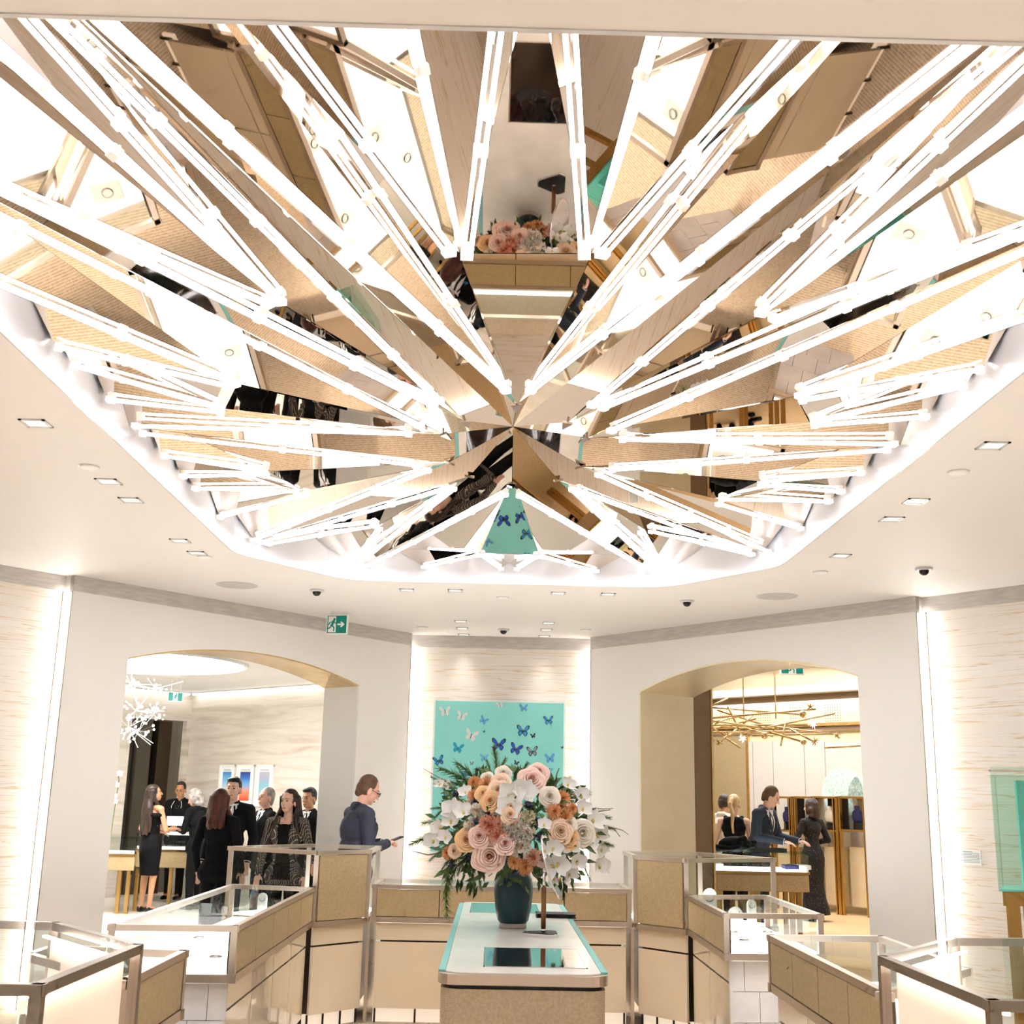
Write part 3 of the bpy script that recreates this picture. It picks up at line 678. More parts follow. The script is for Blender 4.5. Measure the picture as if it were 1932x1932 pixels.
exit_sign('green exit sign half hidden behind the crown of the right arch', Vector(((a_.x + b_.x) / 2, y_, zb + .1)), b_.x - a_.x, .2, .1, False, max(.02, HR - zb - .2))

# ------------------------------------------------------------------ showcases
emat('case_lamp', (255, 240, 228), 9.0); mat('liner_white', (252, 242, 236), .6); mat('toe_added_glow', (240, 224, 204), .5, emit=.25, ec=(255, 236, 214))
_t = MATS['liner_white'].node_tree; _tr = _t.nodes.new('ShaderNodeBsdfTranslucent'); _tr.inputs[0].default_value = lin((255, 240, 230)); _mx = _t.nodes.new('ShaderNodeMixShader'); _mx.inputs[0].default_value = .6
_t.links.new(_t.nodes['Principled BSDF'].outputs[0], _mx.inputs[1]); _t.links.new(_tr.outputs[0], _mx.inputs[2]); _t.links.new(_mx.outputs[0], _t.nodes['Material Output'].inputs[0])
def edge_off(poly, i, d):
    """edge i of a counter-clockwise polygon, shifted d inwards"""
    a, b = Vector(poly[i]), Vector(poly[(i + 1) % len(poly)]); e = (b - a).normalized(); n = Vector((-e.y, e.x)); return a + n * d, b + n * d
def inset(poly, d):
    N = len(poly); out = []
    for i in range(N):
        a0, a1 = edge_off(poly, i - 1, d); b0, b1 = edge_off(poly, i, d); e, g = a1 - a0, b1 - b0
        den = e.x * g.y - e.y * g.x; w = b0 - a0
        s = (w.x * g.y - w.y * g.x) / den if abs(den) > 1e-6 else 1; out.append(a0 + e * s)
    return out
def v3(p, z): return Vector((p[0], p[1], z))
def showcase(label, poly, zt, zb, faces, deck='deck_light', low=None, fr='champagne', zl=.04, liner=None):
    """poly counter-clockwise; faces[i]: ('p', n) woven panels, ('g',) glass, None back; low[i]: ('q', n) lacquer, ('m', cols) stone"""
    c = sum((Vector(p) for p in poly), Vector((0, 0))) / len(poly)
    t = thing('glass_showcase', label, 'showcase', (c.x, c.y, 0), 'jewellery showcases in a ring')
    N = len(poly); w = .034
    top = MB(); bot = MB()
    for i in range(N):
        a, b = edge_off(poly, i, w / 2)
        top.bar(v3(a, zt - .015), v3(b, zt - .015), w, .03, ext=w * .2); bot.bar(v3(a, zb + .02), v3(b, zb + .02), w, .04, ext=w * .2)
    top.build('top_frame', fr, t); bot.build('bottom_frame', fr, t)
    ip = inset(poly, w / 2)
    for p in ip: MB().bar(v3(p, zb + .03), v3(p, zt - .02), w, w, up=Vector((0, 1, 0))).build('post', fr, t)
    MB().prism([tuple(p) for p in inset(poly, .03)], zt - .008, zt).build('glass_top', 'glass', t)
    MB().prism([tuple(p) for p in inset(poly, .04)], zb + .03, zb + .05).build('lit_deck', deck, t)
    for i, fc in enumerate(faces):
        if fc is None: continue
        a, b = edge_off(poly, i, .012); e = (b - a).normalized(); a = a + e * w; b = b - e * w; L = (b - a).length
        if fc[0] == 'g':
            MB().bar(v3(a, (zb + .04 + zt - .03) / 2), v3(b, (zb + .04 + zt - .03) / 2), .008, zt - zb - .07).build('glass_side', 'glass', t)
        else:
            n = fc[1]
            for k in range(n):
                p, q = a + e * (L * k / n + .003), a + e * (L * (k + 1) / n - .003)
                MB().bar(v3(p, (zb + .043 + zt - .033) / 2), v3(q, (zb + .043 + zt - .033) / 2), .016, zt - zb - .078).build('woven_panel', 'woven', t)
            MB().bar(v3(a + Vector((-e.y, e.x)) * .03, (zb + zt) / 2), v3(b + Vector((-e.y, e.x)) * .03, (zb + zt) / 2), .012, zt - zb - .07).build('back_board', 'dark_bronze', t)
    for i in (liner or ()):
        a, b = edge_off(poly, i, .045); e = (b - a).normalized(); a = a + e * .06; b = b - e * .06
        MB().bar(v3(a, (zb + .06 + zt - .05) / 2), v3(b, (zb + .06 + zt - .05) / 2), .006, zt - zb - .11).build('frosted_liner', 'liner_white', t)
        nn = Vector((-e.y, e.x)) * .03; MB().bar(v3(a + nn, zt - .045), v3(b + nn, zt - .045), .016, .008).build('case_light', 'case_lamp', t)
    lp = inset(poly, .035)
    MB().prism([tuple(p) for p in inset(poly, .07)], 0.10, zb - .002).build('carcass', 'dark_bronze', t)
    for i, fc in enumerate(low or []):
        if fc is None: continue
        a, b = Vector(lp[i]), Vector(lp[(i + 1) % N]); e = (b - a).normalized(); L = (b - a).length; nrm = Vector((-e.y, e.x))
        if fc[0] == 'q':
            n = fc[1]; zs = zl + (zb - zl) * .80
            for k in range(n):
                p, q = a + e * (L * k / n + .004) + nrm * .01, a + e * (L * (k + 1) / n - .004) + nrm * .01
                MB().bar(v3(p, (zl + .06 + zs - .006) / 2), v3(q, (zl + .06 + zs - .006) / 2), .02, zs - zl - .066).build('lower_door', 'lacquer', t)
                MB().bar(v3(p, (zs + .006 + zb - .004) / 2), v3(q, (zs + .006 + zb - .004) / 2), .02, zb - zs - .01).build('drawer_front', 'lacquer', t)
            for k in range(n * 3 + 1):
                p = a + e * min(max(L * k / (n * 3), .015), L - .015) + nrm * .03; MB().box(v3(p, zl / 2 + .03), (.014, .014, zl + .06)).build('foot', 'dark_bronze', t)
            MB().bar(v3(a + nrm * .06, .05), v3(b + nrm * .06, .05), .02, .1).build('toe_kick', 'toe_added_glow', t)  # base strip given an added glow to brighten the gap; no lamp here
        else:
            cols, rows = fc[1], 4; hh = (zb - .004) / rows
            for r in range(rows):
                offs = [0] + [((k + (.5 if r % 2 else 0)) / cols) for k in range(1 if not r % 2 else 0, cols)] + [1]
                for x0, x1 in zip(offs, offs[1:]):
                    p, q = a + e * (L * x0 + .0015), a + e * (L * x1 - .0015)
                    if (q - p).length < .02: continue
                    MB().bar(v3(p + nrm * (.012 + .001 * random.random()), hh * (r + .5)), v3(q + nrm * .012, hh * (r + .5)), .024, hh - .003).build('stone_tile', 'marble', t)
    return t
ZLO, ZTA, ZNB = .97, 1.218, .70
Q1 = ('q', 1); XI, XO = 1.41, 2.03; YI, YO = -1.255, -1.885
bc_ = showcase('long low glass counter with woven panels under the turquoise picture', [(-.88, 9.2), (1.06, 9.2), (1.06, 9.85), (-.88, 9.85)], ZLO, ZNB, [('p', 4), None, ('g',), None], low=[('q', 2), None, None, None])
for x_ in (-.897, 1.067): MB().box2((x_ - .012, 9.215, 0), (x_ + .012, 9.75, .70)).build('end_panel', 'champagne', bc_)
showcase('tall corner case with one woven panel right of the flowers', [(1.075, 9.22), (1.41, 8.83), (2.16, 9.22), (1.72, 10.0), (1.075, 9.9)], ZTA, ZNB - .01, [('p', 1), ('g',), ('g',), ('g',), ('g',)], low=[('q', 1), None, None, None, None])
showcase('tall corner case with one woven panel left of the flowers', [(-1.255, 8.83), (-.90, 9.22), (-.90, 9.95), (-1.5, 10.05), (-2.0, 9.3)], ZTA, ZNB - .01, [('p', 1), ('g',), ('g',), ('g',), ('g',)], low=[('q', 1), None, None, None, None])
showcase('low brightly lit case on stone plinth right of the island', [(XI, 7.42), (XO, 7.48), (XO, 8.95), (XI, 8.80)], ZLO, ZNB, [('g',), ('g',), ('g',), ('p', 2)], low=[('m', 3), None, None, ('q', 2)])
showcase('low brightly lit case on stone plinth left of the island', [(YO, 6.16), (YI, 6.2), (YI, 8.80), (YO, 8.95)], ZLO, ZNB, [('g',), ('p', 5), ('g',), ('g',)], low=[('m', 3), ('q', 4), None, None])
showcase('low case with three woven panels near the right edge', [(1.42, 4.46), (2.02, 5.18), (2.03, 6.36), (1.42, 6.30)], ZLO, ZNB, [None, ('g',), ('g',), ('p', 4)], low=[None, None, ('m', 3), ('q', 3)])
showcase('low case with a single woven panel at the lower left', [(-1.87, 5.05), (-1.265, 4.40), (-1.265, 5.25), (-1.87, 5.35)], ZLO, ZNB, [None, ('p', 1), ('g',), ('g',)], low=[None, ('q', 1), None, None])
showcase('nearest bright glass case in the lower right corner', [(1.395, 3.47), (2.6, 3.40), (2.6, 5.13), (1.9, 5.08), (1.39, 4.42)], 1.10, .62, [('g',), ('g',), ('g',), ('g',), ('g',)], deck='deck_soft', low=[('q', 2), None, None, None, ('q', 1)], fr='champagne_dark', liner=(3, 4))
showcase('nearest bright glass case in the lower left corner', [(-2.5, 3.36), (-1.21, 3.42), (-1.2, 4.33), (-1.72, 4.98), (-2.5, 5.06)], 1.10, .62, [('g',), ('g',), ('g',), ('g',), ('g',)], deck='deck_soft', low=[('q', 2), ('q', 1), None, None, None], fr='champagne_dark', liner=(1, 2))
# jewellery forms inside the cases
def neck_form(label, x, y, z, s, m='white_bust', group='display forms in the showcases', rz=0.):
    t = thing('necklace_bust', label, 'display bust', (x, y, z), group, rz)
    vs = []; n = 16; prof = [(.10, .0, .05), (.115, .03, .06), (.12, .10, .055), (.10, .17, .045), (.05, .21, .04), (.045, .27, .038), (.04, .275, .034)]
    mb = MB(); 
    for a, z_, b in prof: mb.v += [Vector((a * math.cos(2 * PI * k / n) * s, b * math.sin(2 * PI * k / n) * s - z_ * .25 * s, z_ * s)) for k in range(n)]
    mb.f = [(i * n + k, i * n + (k + 1) % n, (i + 1) * n + (k + 1) % n, (i + 1) * n + k) for i in range(len(prof) - 1) for k in range(n)] + [tuple(range(n - 1, -1, -1)), tuple(range((len(prof) - 1) * n, len(prof) * n))]
    mb.build('torso', m, t, True, world=False)
    pts = [Vector((.05 * s * math.cos(a), -.055 * s - .02 * s * (1 - abs(math.cos(a))), (.19 - .09 * (1 - abs(math.cos(a))) ** 1.5) * s)) for a in [PI * k / 12 for k in range(13)]]
    MB().tube(pts, .003, 5).build('necklace', 'steel', t, world=False)
    return t
def cushion(label, x, y, z, sx, sy, h=.03, rz=0., m='white_plain'):
    t = thing('display_pad', label, 'display pad', (x, y, z), 'white pads in the showcases', rz)
    MB().box((0, 0, h / 2), (sx, sy, h)).build('pad', m, t, world=False, bevel=min(h, .02) * .45)
    mb = MB(); mb.tube([(.03 * math.cos(a), .03 * math.sin(a), h + .006) for a in [2 * PI * k / 12 for k in range(13)]], .004, 5); mb.build('bracelet', 'steel', t, world=False)
def ring_stand(label, x, y, z, w, h, rz=0.):
    t = thing('tablet_stand', label, 'display stand', (x, y, z), 'white tablet stands', rz)
    pts = [(-w / 2, 0), (w / 2, 0), (w / 2, h - w * .5)] + [(w / 2 * math.cos(a), h - w * .5 + w / 2 * math.sin(a)) for a in [PI * k / 8 for k in range(1, 8)]] + [(-w / 2, h - w * .5)]
    MB().slab([(a, 0, b) for a, b in pts], (0, .03, 0)).build('slab', 'white_plain', t, world=False, bevel=.004)
    MB().tube([(w * .3 * math.cos(a), -.006, h * .75 + w * .3 * math.sin(a)) for a in [PI + PI * k / 10 for k in range(11)]], .003, 5).build('chain', 'steel', t, world=False)
zd = ZNB + .05
ring_stand('tall white rounded stand in the right corner case', 1.62, 9.06, zd - .01, .10, .26, -.3)
ring_stand('low white rounded stand in the right corner case', 1.84, 9.22, zd - .01, .11, .12, -.3)
ring_stand('small pendant stand at the right end of the right corner case', 1.98, 9.28, zd - .01, .07, .17)
ring_stand('white rounded stand behind the woven panel of the left corner case', -1.36, 9.1, zd - .01, .10, .20, .3)
ring_stand('low white stand in the left corner case', -1.52, 9.24, zd - .01, .12, .10, .3)
ring_stand('small pendant stand in the left corner case, left of the low stand', -1.70, 9.22, zd - .01, .07, .15)
for i, (x, y, a) in enumerate(((1.6, 7.75, .0), (1.84, 7.75, .2), (1.62, 8.2, .1), (1.86, 8.25, -.2))): cushion(('front left', 'front right', 'rear left', 'rear right')[i] + ' white pad in the right stone plinth case', x, y, zd, .17, .13, .03, a)
for i, (x, y, a) in enumerate(((-1.42, 6.5, .0), (-1.7, 6.5, .2), (-1.45, 7.2, .1), (-1.7, 7.3, -.2), (-1.5, 8.0, .1))): cushion(('front right', 'front left', 'middle right', 'middle left', 'rearmost')[i] + ' white pad in the left stone plinth case', x, y, zd, .17, .13, .03, a)
for i, (x, y, a) in enumerate(((1.65, 5.9, .0), (1.85, 5.6, .2), (1.65, 5.3, .1))): cushion(('farthest', 'middle', 'nearest')[i] + ' white pad in the three panel case at right', x, y, zd, .17, .13, .03, a)
cushion('white pad in the single panel case at lower left', -1.5, 5.1, zd, .17, .13)
for i, x in enumerate((-.6, -.2, .3, .75)): cushion(('leftmost', 'second from left', 'third from left', 'rightmost') [i] + ' white pad in the low counter under the picture', x, 9.5, zd, .2, .14)
neck_form('large white jewellery bust in the nearest right case', 1.98, 4.35, .67, 1.35, rz=.5)
neck_form('large white jewellery bust in the nearest left case', -1.78, 4.25, .67, 1.35, rz=-.5)
neck_form('second white bust deeper in the nearest right case', 2.3, 4.1, .67, 1.2, rz=.3)
neck_form('second white bust deeper in the nearest left case', -2.15, 4.1, .67, 1.2, rz=-.3)
# ------------------------------------------------------------------ island table
TX0, TX1, TY0, TY1, TZ = -.20, .48, 4.915, 8.10, .95
def rrect(x0, x1, y0, y1, r, n=6):
    out = []
    for cx, cy, a0 in ((x1 - r, y0 + r, -90), (x1 - r, y1 - r, 0), (x0 + r, y1 - r, 90), (x0 + r, y0 + r, 180)):
        out += [(cx + r * math.cos(math.radians(a0 + 90 * k / n)), cy + r * math.sin(math.radians(a0 + 90 * k / n))) for k in range(n + 1)]
    return out
isl = thing('island_table', 'long narrow island table with white stone top and woven sides', 'table', ((TX0 + TX1) / 2, (TY0 + TY1) / 2, 0))
MB().prism(rrect(TX0 + .012, TX1 - .012, TY0 + .012, TY1 - .012, .07), .02, TZ - .065).build('woven_body', 'woven_table', isl)
MB().prism(rrect(TX0 + .03, TX1 - .03, TY0 + .03, TY1 - .03, .06), 0, .02).build('plinth', 'dark_bronze', isl)
MB().prism(rrect(TX0 + .022, TX1 - .022, TY0 + .022, TY1 - .022, .06), TZ - .066, TZ - .05).build('shadow_gap', 'black', isl)
MB().prism(rrect(TX0, TX1, TY0, TY1, .08), TZ - .05, TZ - .008).build('steel_band', 'champagne', isl, bevel=.003)
MB().prism(rrect(TX0 + .03, TX1 - .03, TY0 + .006, TY1 - .006, .06), TZ - .009, TZ).build('stone_top', 'white_stone', isl, bevel=.003)
for x0, x1 in ((TX0 + .002, TX0 + .029), (TX1 - .029, TX1 - .002)):
    MB().box2((x0, TY0 + .07, TZ - .009), (x1, TY1 - .07, TZ - .001)).build('leather_edge', 'teal_leather', isl)
def screen(label, pa, pb, pc, pd):
    a, b, c, d = [U(*p, TZ) for p in (pa, pb, pc, pd)]        # far left, far right, near right, near left
    x0, x1 = max((a.x + d.x) / 2, TX0 + .05), (b.x + c.x) / 2; y0, y1 = (c.y + d.y) / 2, (a.y + b.y) / 2
    t = thing('inset_screen', label, 'screen', ((x0 + x1) / 2, (y0 + y1) / 2, TZ), 'black glass panels set in the island table')
    MB().box2((x0 + .008, y0 + .008, TZ - .001), (x1 - .008, y1 - .008, TZ + .0025)).build('black_glass', 'screen_black', t)
    mb = MB()
    for p, q in (((x0, y0), (x1, y0 + .007)), ((x0, y1 - .007), (x1, y1)), ((x0, y0), (x0 + .007, y1)), ((x1 - .007, y0), (x1, y1))): mb.box2((*p, TZ - .001), (*q, TZ + .003))
    mb.build('frame', 'steel', t)
screen('front black glass panel set in the island table', (914, 1789), (1089, 1791), (1109, 1827), (911, 1825))
screen('rear black glass panel set in the island table behind the vase', (889, 1704), (1013, 1707), (1018, 1724), (887, 1722))
c = U(1048, 1730, TZ)
t = thing('notebook', 'closed black notebook lying right of the blue vase', 'notebook', (c.x, c.y, TZ))
MB().box(c + Vector((0, 0, .010)), (.22, .15, .016)).build('pages', 'charcoal', t)
MB().box(c + Vector((0, 0, .020)), (.23, .16, .004)).build('front_cover', 'black', t); MB().box(c + Vector((0, 0, .002)), (.23, .16, .004)).build('back_cover', 'black', t)
# vase
VX, VY = .125, 6.57
vs_ = thing('vase', 'dark teal ceramic vase on the island table', 'vase', (VX, VY, TZ))
MB().lathe([(.068, 0), (.073, .004), (.073, .022), (.070, .026)], (VX, VY, TZ), 32).build('foot', 'vase_foot', vs_, True)
MB().lathe([(.072, .026), (.083, .04), (.096, .10), (.103, .17), (.104, .21), (.098, .25), (.082, .275), (.062, .288), (.056, .30), (.055, .36), (.062, .385), (.064, .39), (.056, .39), (.05, .36)], (VX, VY, TZ), 40).build('body', 'vase_glaze', vs_, True)
# mirror on a stand
c = U(1025, 1766, TZ); t = thing('table_mirror', 'round tilting mirror on a wooden and chrome stand beside the vase', 'mirror', (c.x, c.y, TZ))
tri = []
for k in range(3):
    a = -PI / 2 + PI / 6 + k * 2 * PI / 3
    for da in (-.25, 0, .25): tri.append((c.x + .105 * math.cos(a + da), c.y + .105 * math.sin(a + da)))
MB().prism(tri, TZ, TZ + .016).build('base', 'chrome', t, bevel=.003)
MB().prism([(c.x + (p[0] - c.x) * .92, c.y + (p[1] - c.y) * .92) for p in tri], TZ + .016, TZ + .019).build('base_inlay', 'black', t)
zc = lambda py: UY(1025, py, c.y).z
MB().cyl((c.x, c.y, TZ + .018), (c.x, c.y, zc(1752)), .011, n=14).build('lower_ferrule', 'chrome', t, True)
MB().cyl((c.x, c.y, zc(1752)), (c.x, c.y, zc(1674)), .0125, n=14).build('wooden_pole', 'wood_brown', t, True)
MB().cyl((c.x, c.y, zc(1674)), (c.x, c.y, zc(1645)), .008, n=12).build('chrome_neck', 'chrome', t, True)
bj = UY(1028, 1641, c.y); MB().ell(bj, .013, nu=14, nv=10).build('ball_joint', 'chrome', t, True)
mc = UY(1041, 1634, c.y - .02); la = Vector((.30, .0, -.954)).normalized(); nn = Vector((.90, -.20, .283)); nn = (nn - la * nn.dot(la)).normalized(); sa = nn.cross(la)
R = Matrix((la, sa, nn)).transposed().to_4x4(); R.translation = mc
MB().lathe([(.155, -.004), (.165, -.003), (.165, .003), (.155, .004)], n=48).xf(R).build('frame', 'chrome', t, True)
MB().lathe([(.156, -.0045), (.156, .0045)], n=48).xf(R).build('mirror_glass', 'mirror_silver', t)

# ------------------------------------------------------------------ flowers
def petal_mat(name, edge, heart):
    """petal colour deepening towards the flower's own axis"""
    m, t, b = _new(name); tc = node(t, 'ShaderNodeTexCoord'); mp = node(t, 'ShaderNodeMapping'); mp.inputs['Scale'].default_value = (1, 1, .0); ln = node(t, 'ShaderNodeVectorMath', operation='LENGTH')
    r = ramp(t, [(.02, heart), (.34, edge), (1., edge)]); t.links.new(tc.outputs['Object'], mp.inputs[0]); t.links.new(mp.outputs[0], ln.inputs[0]); t.links.new(ln.outputs['Value'], r.inputs[0]); t.links.new(r.outputs[0], b.inputs['Base Color']); b.inputs['Roughness'].default_value = .65
petal_mat('petal_peach', (254, 220, 188), (244, 160, 104)); petal_mat('petal_pink', (252, 214, 198), (236, 140, 112)); petal_mat('petal_apricot', (254, 206, 152), (240, 140, 66))
petal_mat('petal_cream', (252, 240, 222), (240, 204, 160)); petal_mat('petal_orange', (242, 176, 122), (206, 112, 52)); petal_mat('petal_coral', (242, 172, 144), (206, 100, 72))
mat('petal_white', (246, 244, 238), .5); mat('petal_yellowish', (236, 226, 190), .55); mat('thistle_blue', (48, 56, 78), .6); mat('leaf_green', (98, 126, 68), .55, noise=(30, (66, 96, 48))); mat('pine_green', (128, 150, 84), .6, noise=(18, (92, 118, 62)))
mat('twig_brown', (120, 104, 84), .7); mat('orchid_lip', (226, 206, 120), .5)
def petal(mb, R, base, length, width, cup, curl, n=3):
    """curved petal growing from base along R's z, opening along R's x"""
    vs = []
    for i in range(n + 1):
        s = i / n; w = width * math.sin(PI * (.18 + .72 * s)) ; out = cup * s * s + curl * s ** 4
        for k in (-1, -.5, 0, .5, 1): vs.append(R @ Vector((out + .25 * width * (k * k) * -1 * (1 - s * .3), w * k, length * s * (1 - .08 * k * k))) + base)
    mb.add(vs, [(i * 5 + k, i * 5 + k + 1, (i + 1) * 5 + k + 1, (i + 1) * 5 + k) for i in range(n) for k in range(4)])
def make_rose(name, m):
    """nested scalloped cups that close towards a swirled heart"""
    mb = MB(); n = 30
    mb.ell((0, 0, .52), (.07, .07, .16), nu=8, nv=6)
    for r0, r1, z0, h, k, ph, lip in ((.06, .13, .30, .42, 2, .3, .0), (.08, .25, .22, .48, 3, 1.1, .03), (.12, .39, .12, .52, 3, 2.3, .05), (.16, .55, .03, .53, 4, .6, .09), (.20, .74, -.05, .50, 5, 1.7, .13), (.24, .95, -.10, .40, 5, .2, .18)):
        vs = []
        for s_ in (0, .35, .7, .92, 1.0):
            for i in range(n):
                a = 2 * PI * i / n; sc = abs(math.sin(k * a / 2 + ph)); r = (r0 + (r1 - r0) * s_ ** .6) * (1 + .10 * s_ * (sc - .5)) + (lip * (s_ - .92) / .08 if s_ > .92 else 0)
                vs.append((r * math.cos(a + .5 * s_), r * math.sin(a + .5 * s_), z0 + h * s_ * (.80 + .2 * sc) - (lip * .6 if s_ == 1 else 0)))
        mb.add(vs, [(j_ * n + i, j_ * n + (i + 1) % n, (j_ + 1) * n + (i + 1) % n, (j_ + 1) * n + i) for j_ in range(4) for i in range(n)])
    me = mb.mesh(name, True, False); me.materials.append(MATS[m]); return me
def make_mum(name, m):
    mb = MB()
    mb.ell((0, 0, .2), (.4, .4, .3), nu=8, nv=6)
    rnd = random.Random(3)
    for ring, (el, n_, L) in enumerate(((5, 20, .62), (22, 20, .62), (38, 18, .6), (54, 14, .56), (70, 10, .5), (84, 5, .45))):
        for k in range(n_):
            a = 2 * PI * (k + .5 * (ring % 2)) / n_ + rnd.uniform(-.1, .1); e = math.radians(el + rnd.uniform(-6, 6))
            d = Vector((math.cos(a) * math.cos(e), math.sin(a) * math.cos(e), math.sin(e))); x = d.cross(Vector((0, 0, 1))).normalized() * .075; u = x.cross(d)
            b = d * .32; mb.add([b + x * .6, b - x * .6, b + d * L * .75 - x, b + d * L * .75 + x, b + d * L + u * .6], [(0, 1, 2, 3), (3, 2, 4)])
    me = mb.mesh(name, False, False); me.materials.append(MATS[m]); return me
def make_carn(name, m):
    mb = MB(); rnd = random.Random(5)
    mb.ell((0, 0, .15), (.55, .55, .5), nu=10, nv=7)
    for k in range(46):
        z = rnd.uniform(.0, 1); a = rnd.uniform(0, 2 * PI); r = math.sqrt(max(0, 1 - z * z)); d = Vector((r * math.cos(a), r * math.sin(a), z)).normalized()
        x = d.orthogonal().normalized(); x.rotate(Matrix.Rotation(rnd.uniform(0, 6), 3, d)); y = d.cross(x)
        b = d * .45; pts = [b]
        for i in range(5): pts.append(b + d * (.5 + .06 * (-1) ** i) + x * (.36 * (i - 2) / 2) + y * .1 * math.sin(i * 2.3))
        mb.add(pts, [(0, i, i + 1) for i in range(1, 5)])
    me = mb.mesh(name, False, False); me.materials.append(MATS[m]); return me
def make_orchid(name, m):
    mb = MB()
    for a, L, w in ((90, 1.0, .36), (210, 1.0, .34), (330, 1.0, .34), (25, 1.05, .58), (155, 1.05, .58)):
        a = math.radians(a); R = Matrix.Rotation(a, 3, 'Z') @ Matrix.Rotation(math.radians(74), 3, 'Y'); petal(mb, R, Vector((0, 0, .05)), L, w, -.14, -.06, 4)
    me = mb.mesh(name, True, False); me.materials.append(MATS[m]); return me
def make_lip():
    mb = MB(); mb.ell((0, 0, .16), (.13, .17, .12), nu=8, nv=6); mb.ell((0, -.16, .12), (.12, .1, .06), nu=8, nv=6); me = mb.mesh('lip', True); me.materials.append(MATS['orchid_lip']); return me
def make_thistle():
    mb = MB(); rnd = random.Random(9); mb.ell((0, 0, .3), (.34, .34, .42), nu=10, nv=7)
    for k in range(40):
        z = rnd.uniform(-.5, .9); a = rnd.uniform(0, 2 * PI); r = math.sqrt(max(0, 1 - z * z)); d = Vector((r * math.cos(a), r * math.sin(a), z)); mb.cyl(d * .25 + Vector((0, 0, .25)), d * .95 + Vector((0, 0, .25)), .05, .005, 4)
    me = mb.mesh('thistle'); me.materials.append(MATS['thistle_blue']); return me
def make_frond(seed, droop, m, n=34, bl=.34):
    """needle frond along +x, one unit long"""
    mb = MB(); rnd = random.Random(seed); pts = [Vector((s, .06 * math.sin(s * 3 + seed), .12 * math.sin(s * 2) - droop * s * s)) for s in [i / 10 for i in range(11)]]
    mb.tube(pts, [.016 * (1 - .08 * i) for i in range(11)], 4)
    for i in range(n):
        s = .06 + .94 * i / n; k = min(int(s * 10), 9); p = pts[k].lerp(pts[k + 1], s * 10 - k); d = (pts[k + 1] - pts[k]).normalized()
        for sd in range(5):
            a = sd * 2 * PI / 5 + rnd.uniform(-.6, .6); x = d.orthogonal().normalized(); x.rotate(Matrix.Rotation(a, 3, d)); L = bl * (1 - .55 * s) * rnd.uniform(.7, 1.1)
            e = (x + d * .9).normalized(); y = e.cross(d).normalized() * .013; mb.add([p + y, p - y, p + e * L + Vector((0, 0, -.1 * L))], [(0, 1, 2)])
    me = mb.mesh('pine_frond', False, False); me.materials.append(MATS[m]); return me
FM = dict(rk=make_rose('rose', 'petal_pink'), rp=make_rose('rose', 'petal_peach'), ra=make_rose('rose', 'petal_apricot'), rc=make_rose('rose', 'petal_cream'), mo=make_mum('chrysanthemum', 'petal_orange'), mc=make_mum('chrysanthemum', 'petal_coral'),
          cc=make_carn('carnation', 'petal_cream'), cy=make_carn('carnation', 'petal_yellowish'), ow=make_orchid('orchid', 'petal_white'), th=make_thistle(), lip=make_lip())
FN = dict(r='rose', m='chrysanthemum', c='carnation', o='orchid', t='thistle')
BC = Vector((VX + .0, VY, 1.44)); BR = Vector((.46, .40, .36))
bq = thing('flower_arrangement', 'big bouquet of peach roses, white orchids and pine in the teal vase', 'flowers', (VX, VY, TZ + .33))
def on_bouquet(cx, cy, back=0.):
    """point of the bouquet's rounded surface behind a pixel of the photo"""
    px, py = 740 + cx / 3.865, 1300 + cy / 3.865; d = (ROT @ _cray(px, py)).normalized(); o = EYE - BC
    sc = lambda v: Vector((v.x / BR.x, v.y / BR.y, v.z / BR.z)); D, O = sc(d), sc(o)
    a, b, c_ = D.dot(D), 2 * D.dot(O), O.dot(O) - 1; q = b * b - 4 * a * c_
    t_ = (-b - math.sqrt(q)) / (2 * a) if q > 0 else -b / (2 * a)
    return EYE + d * (t_ + back)
def flower(kind, cx, cy, r, back=0., face=.55):
    p = on_bouquet(cx, cy, back); rad = r / 3.865 * (p - EYE).length / F
    out = (p - BC); out = Vector((out.x, out.y, out.z + .05)).normalized(); d = (out * (1 - face) + (EYE - p).normalized() * face + Vector((random.uniform(-.15, .15), 0, random.uniform(-.05, .2)))).normalized()
    rot = d.to_track_quat('Z', 'Y'); rot = rot @ Euler((0, 0, random.uniform(0, 6.28) if kind[0] != 'o' else random.uniform(-.5, .5))).to_quaternion()
    k = {'r': 1.2, 'm': 1.2, 'c': 1.1, 'o': 1.2, 't': 1.05}[kind[0]]
    o = inst(FM[kind], FN[kind[0]], bq, p - bq.location - d * rad * .5, rot, (rad * k,) * 3)
    if kind[0] == 'o': inst(FM['lip'], 'lip', o, (0, 0, 0))
    p2 = BC + Vector((0, 0, -.3)) - bq.location; 
    return o
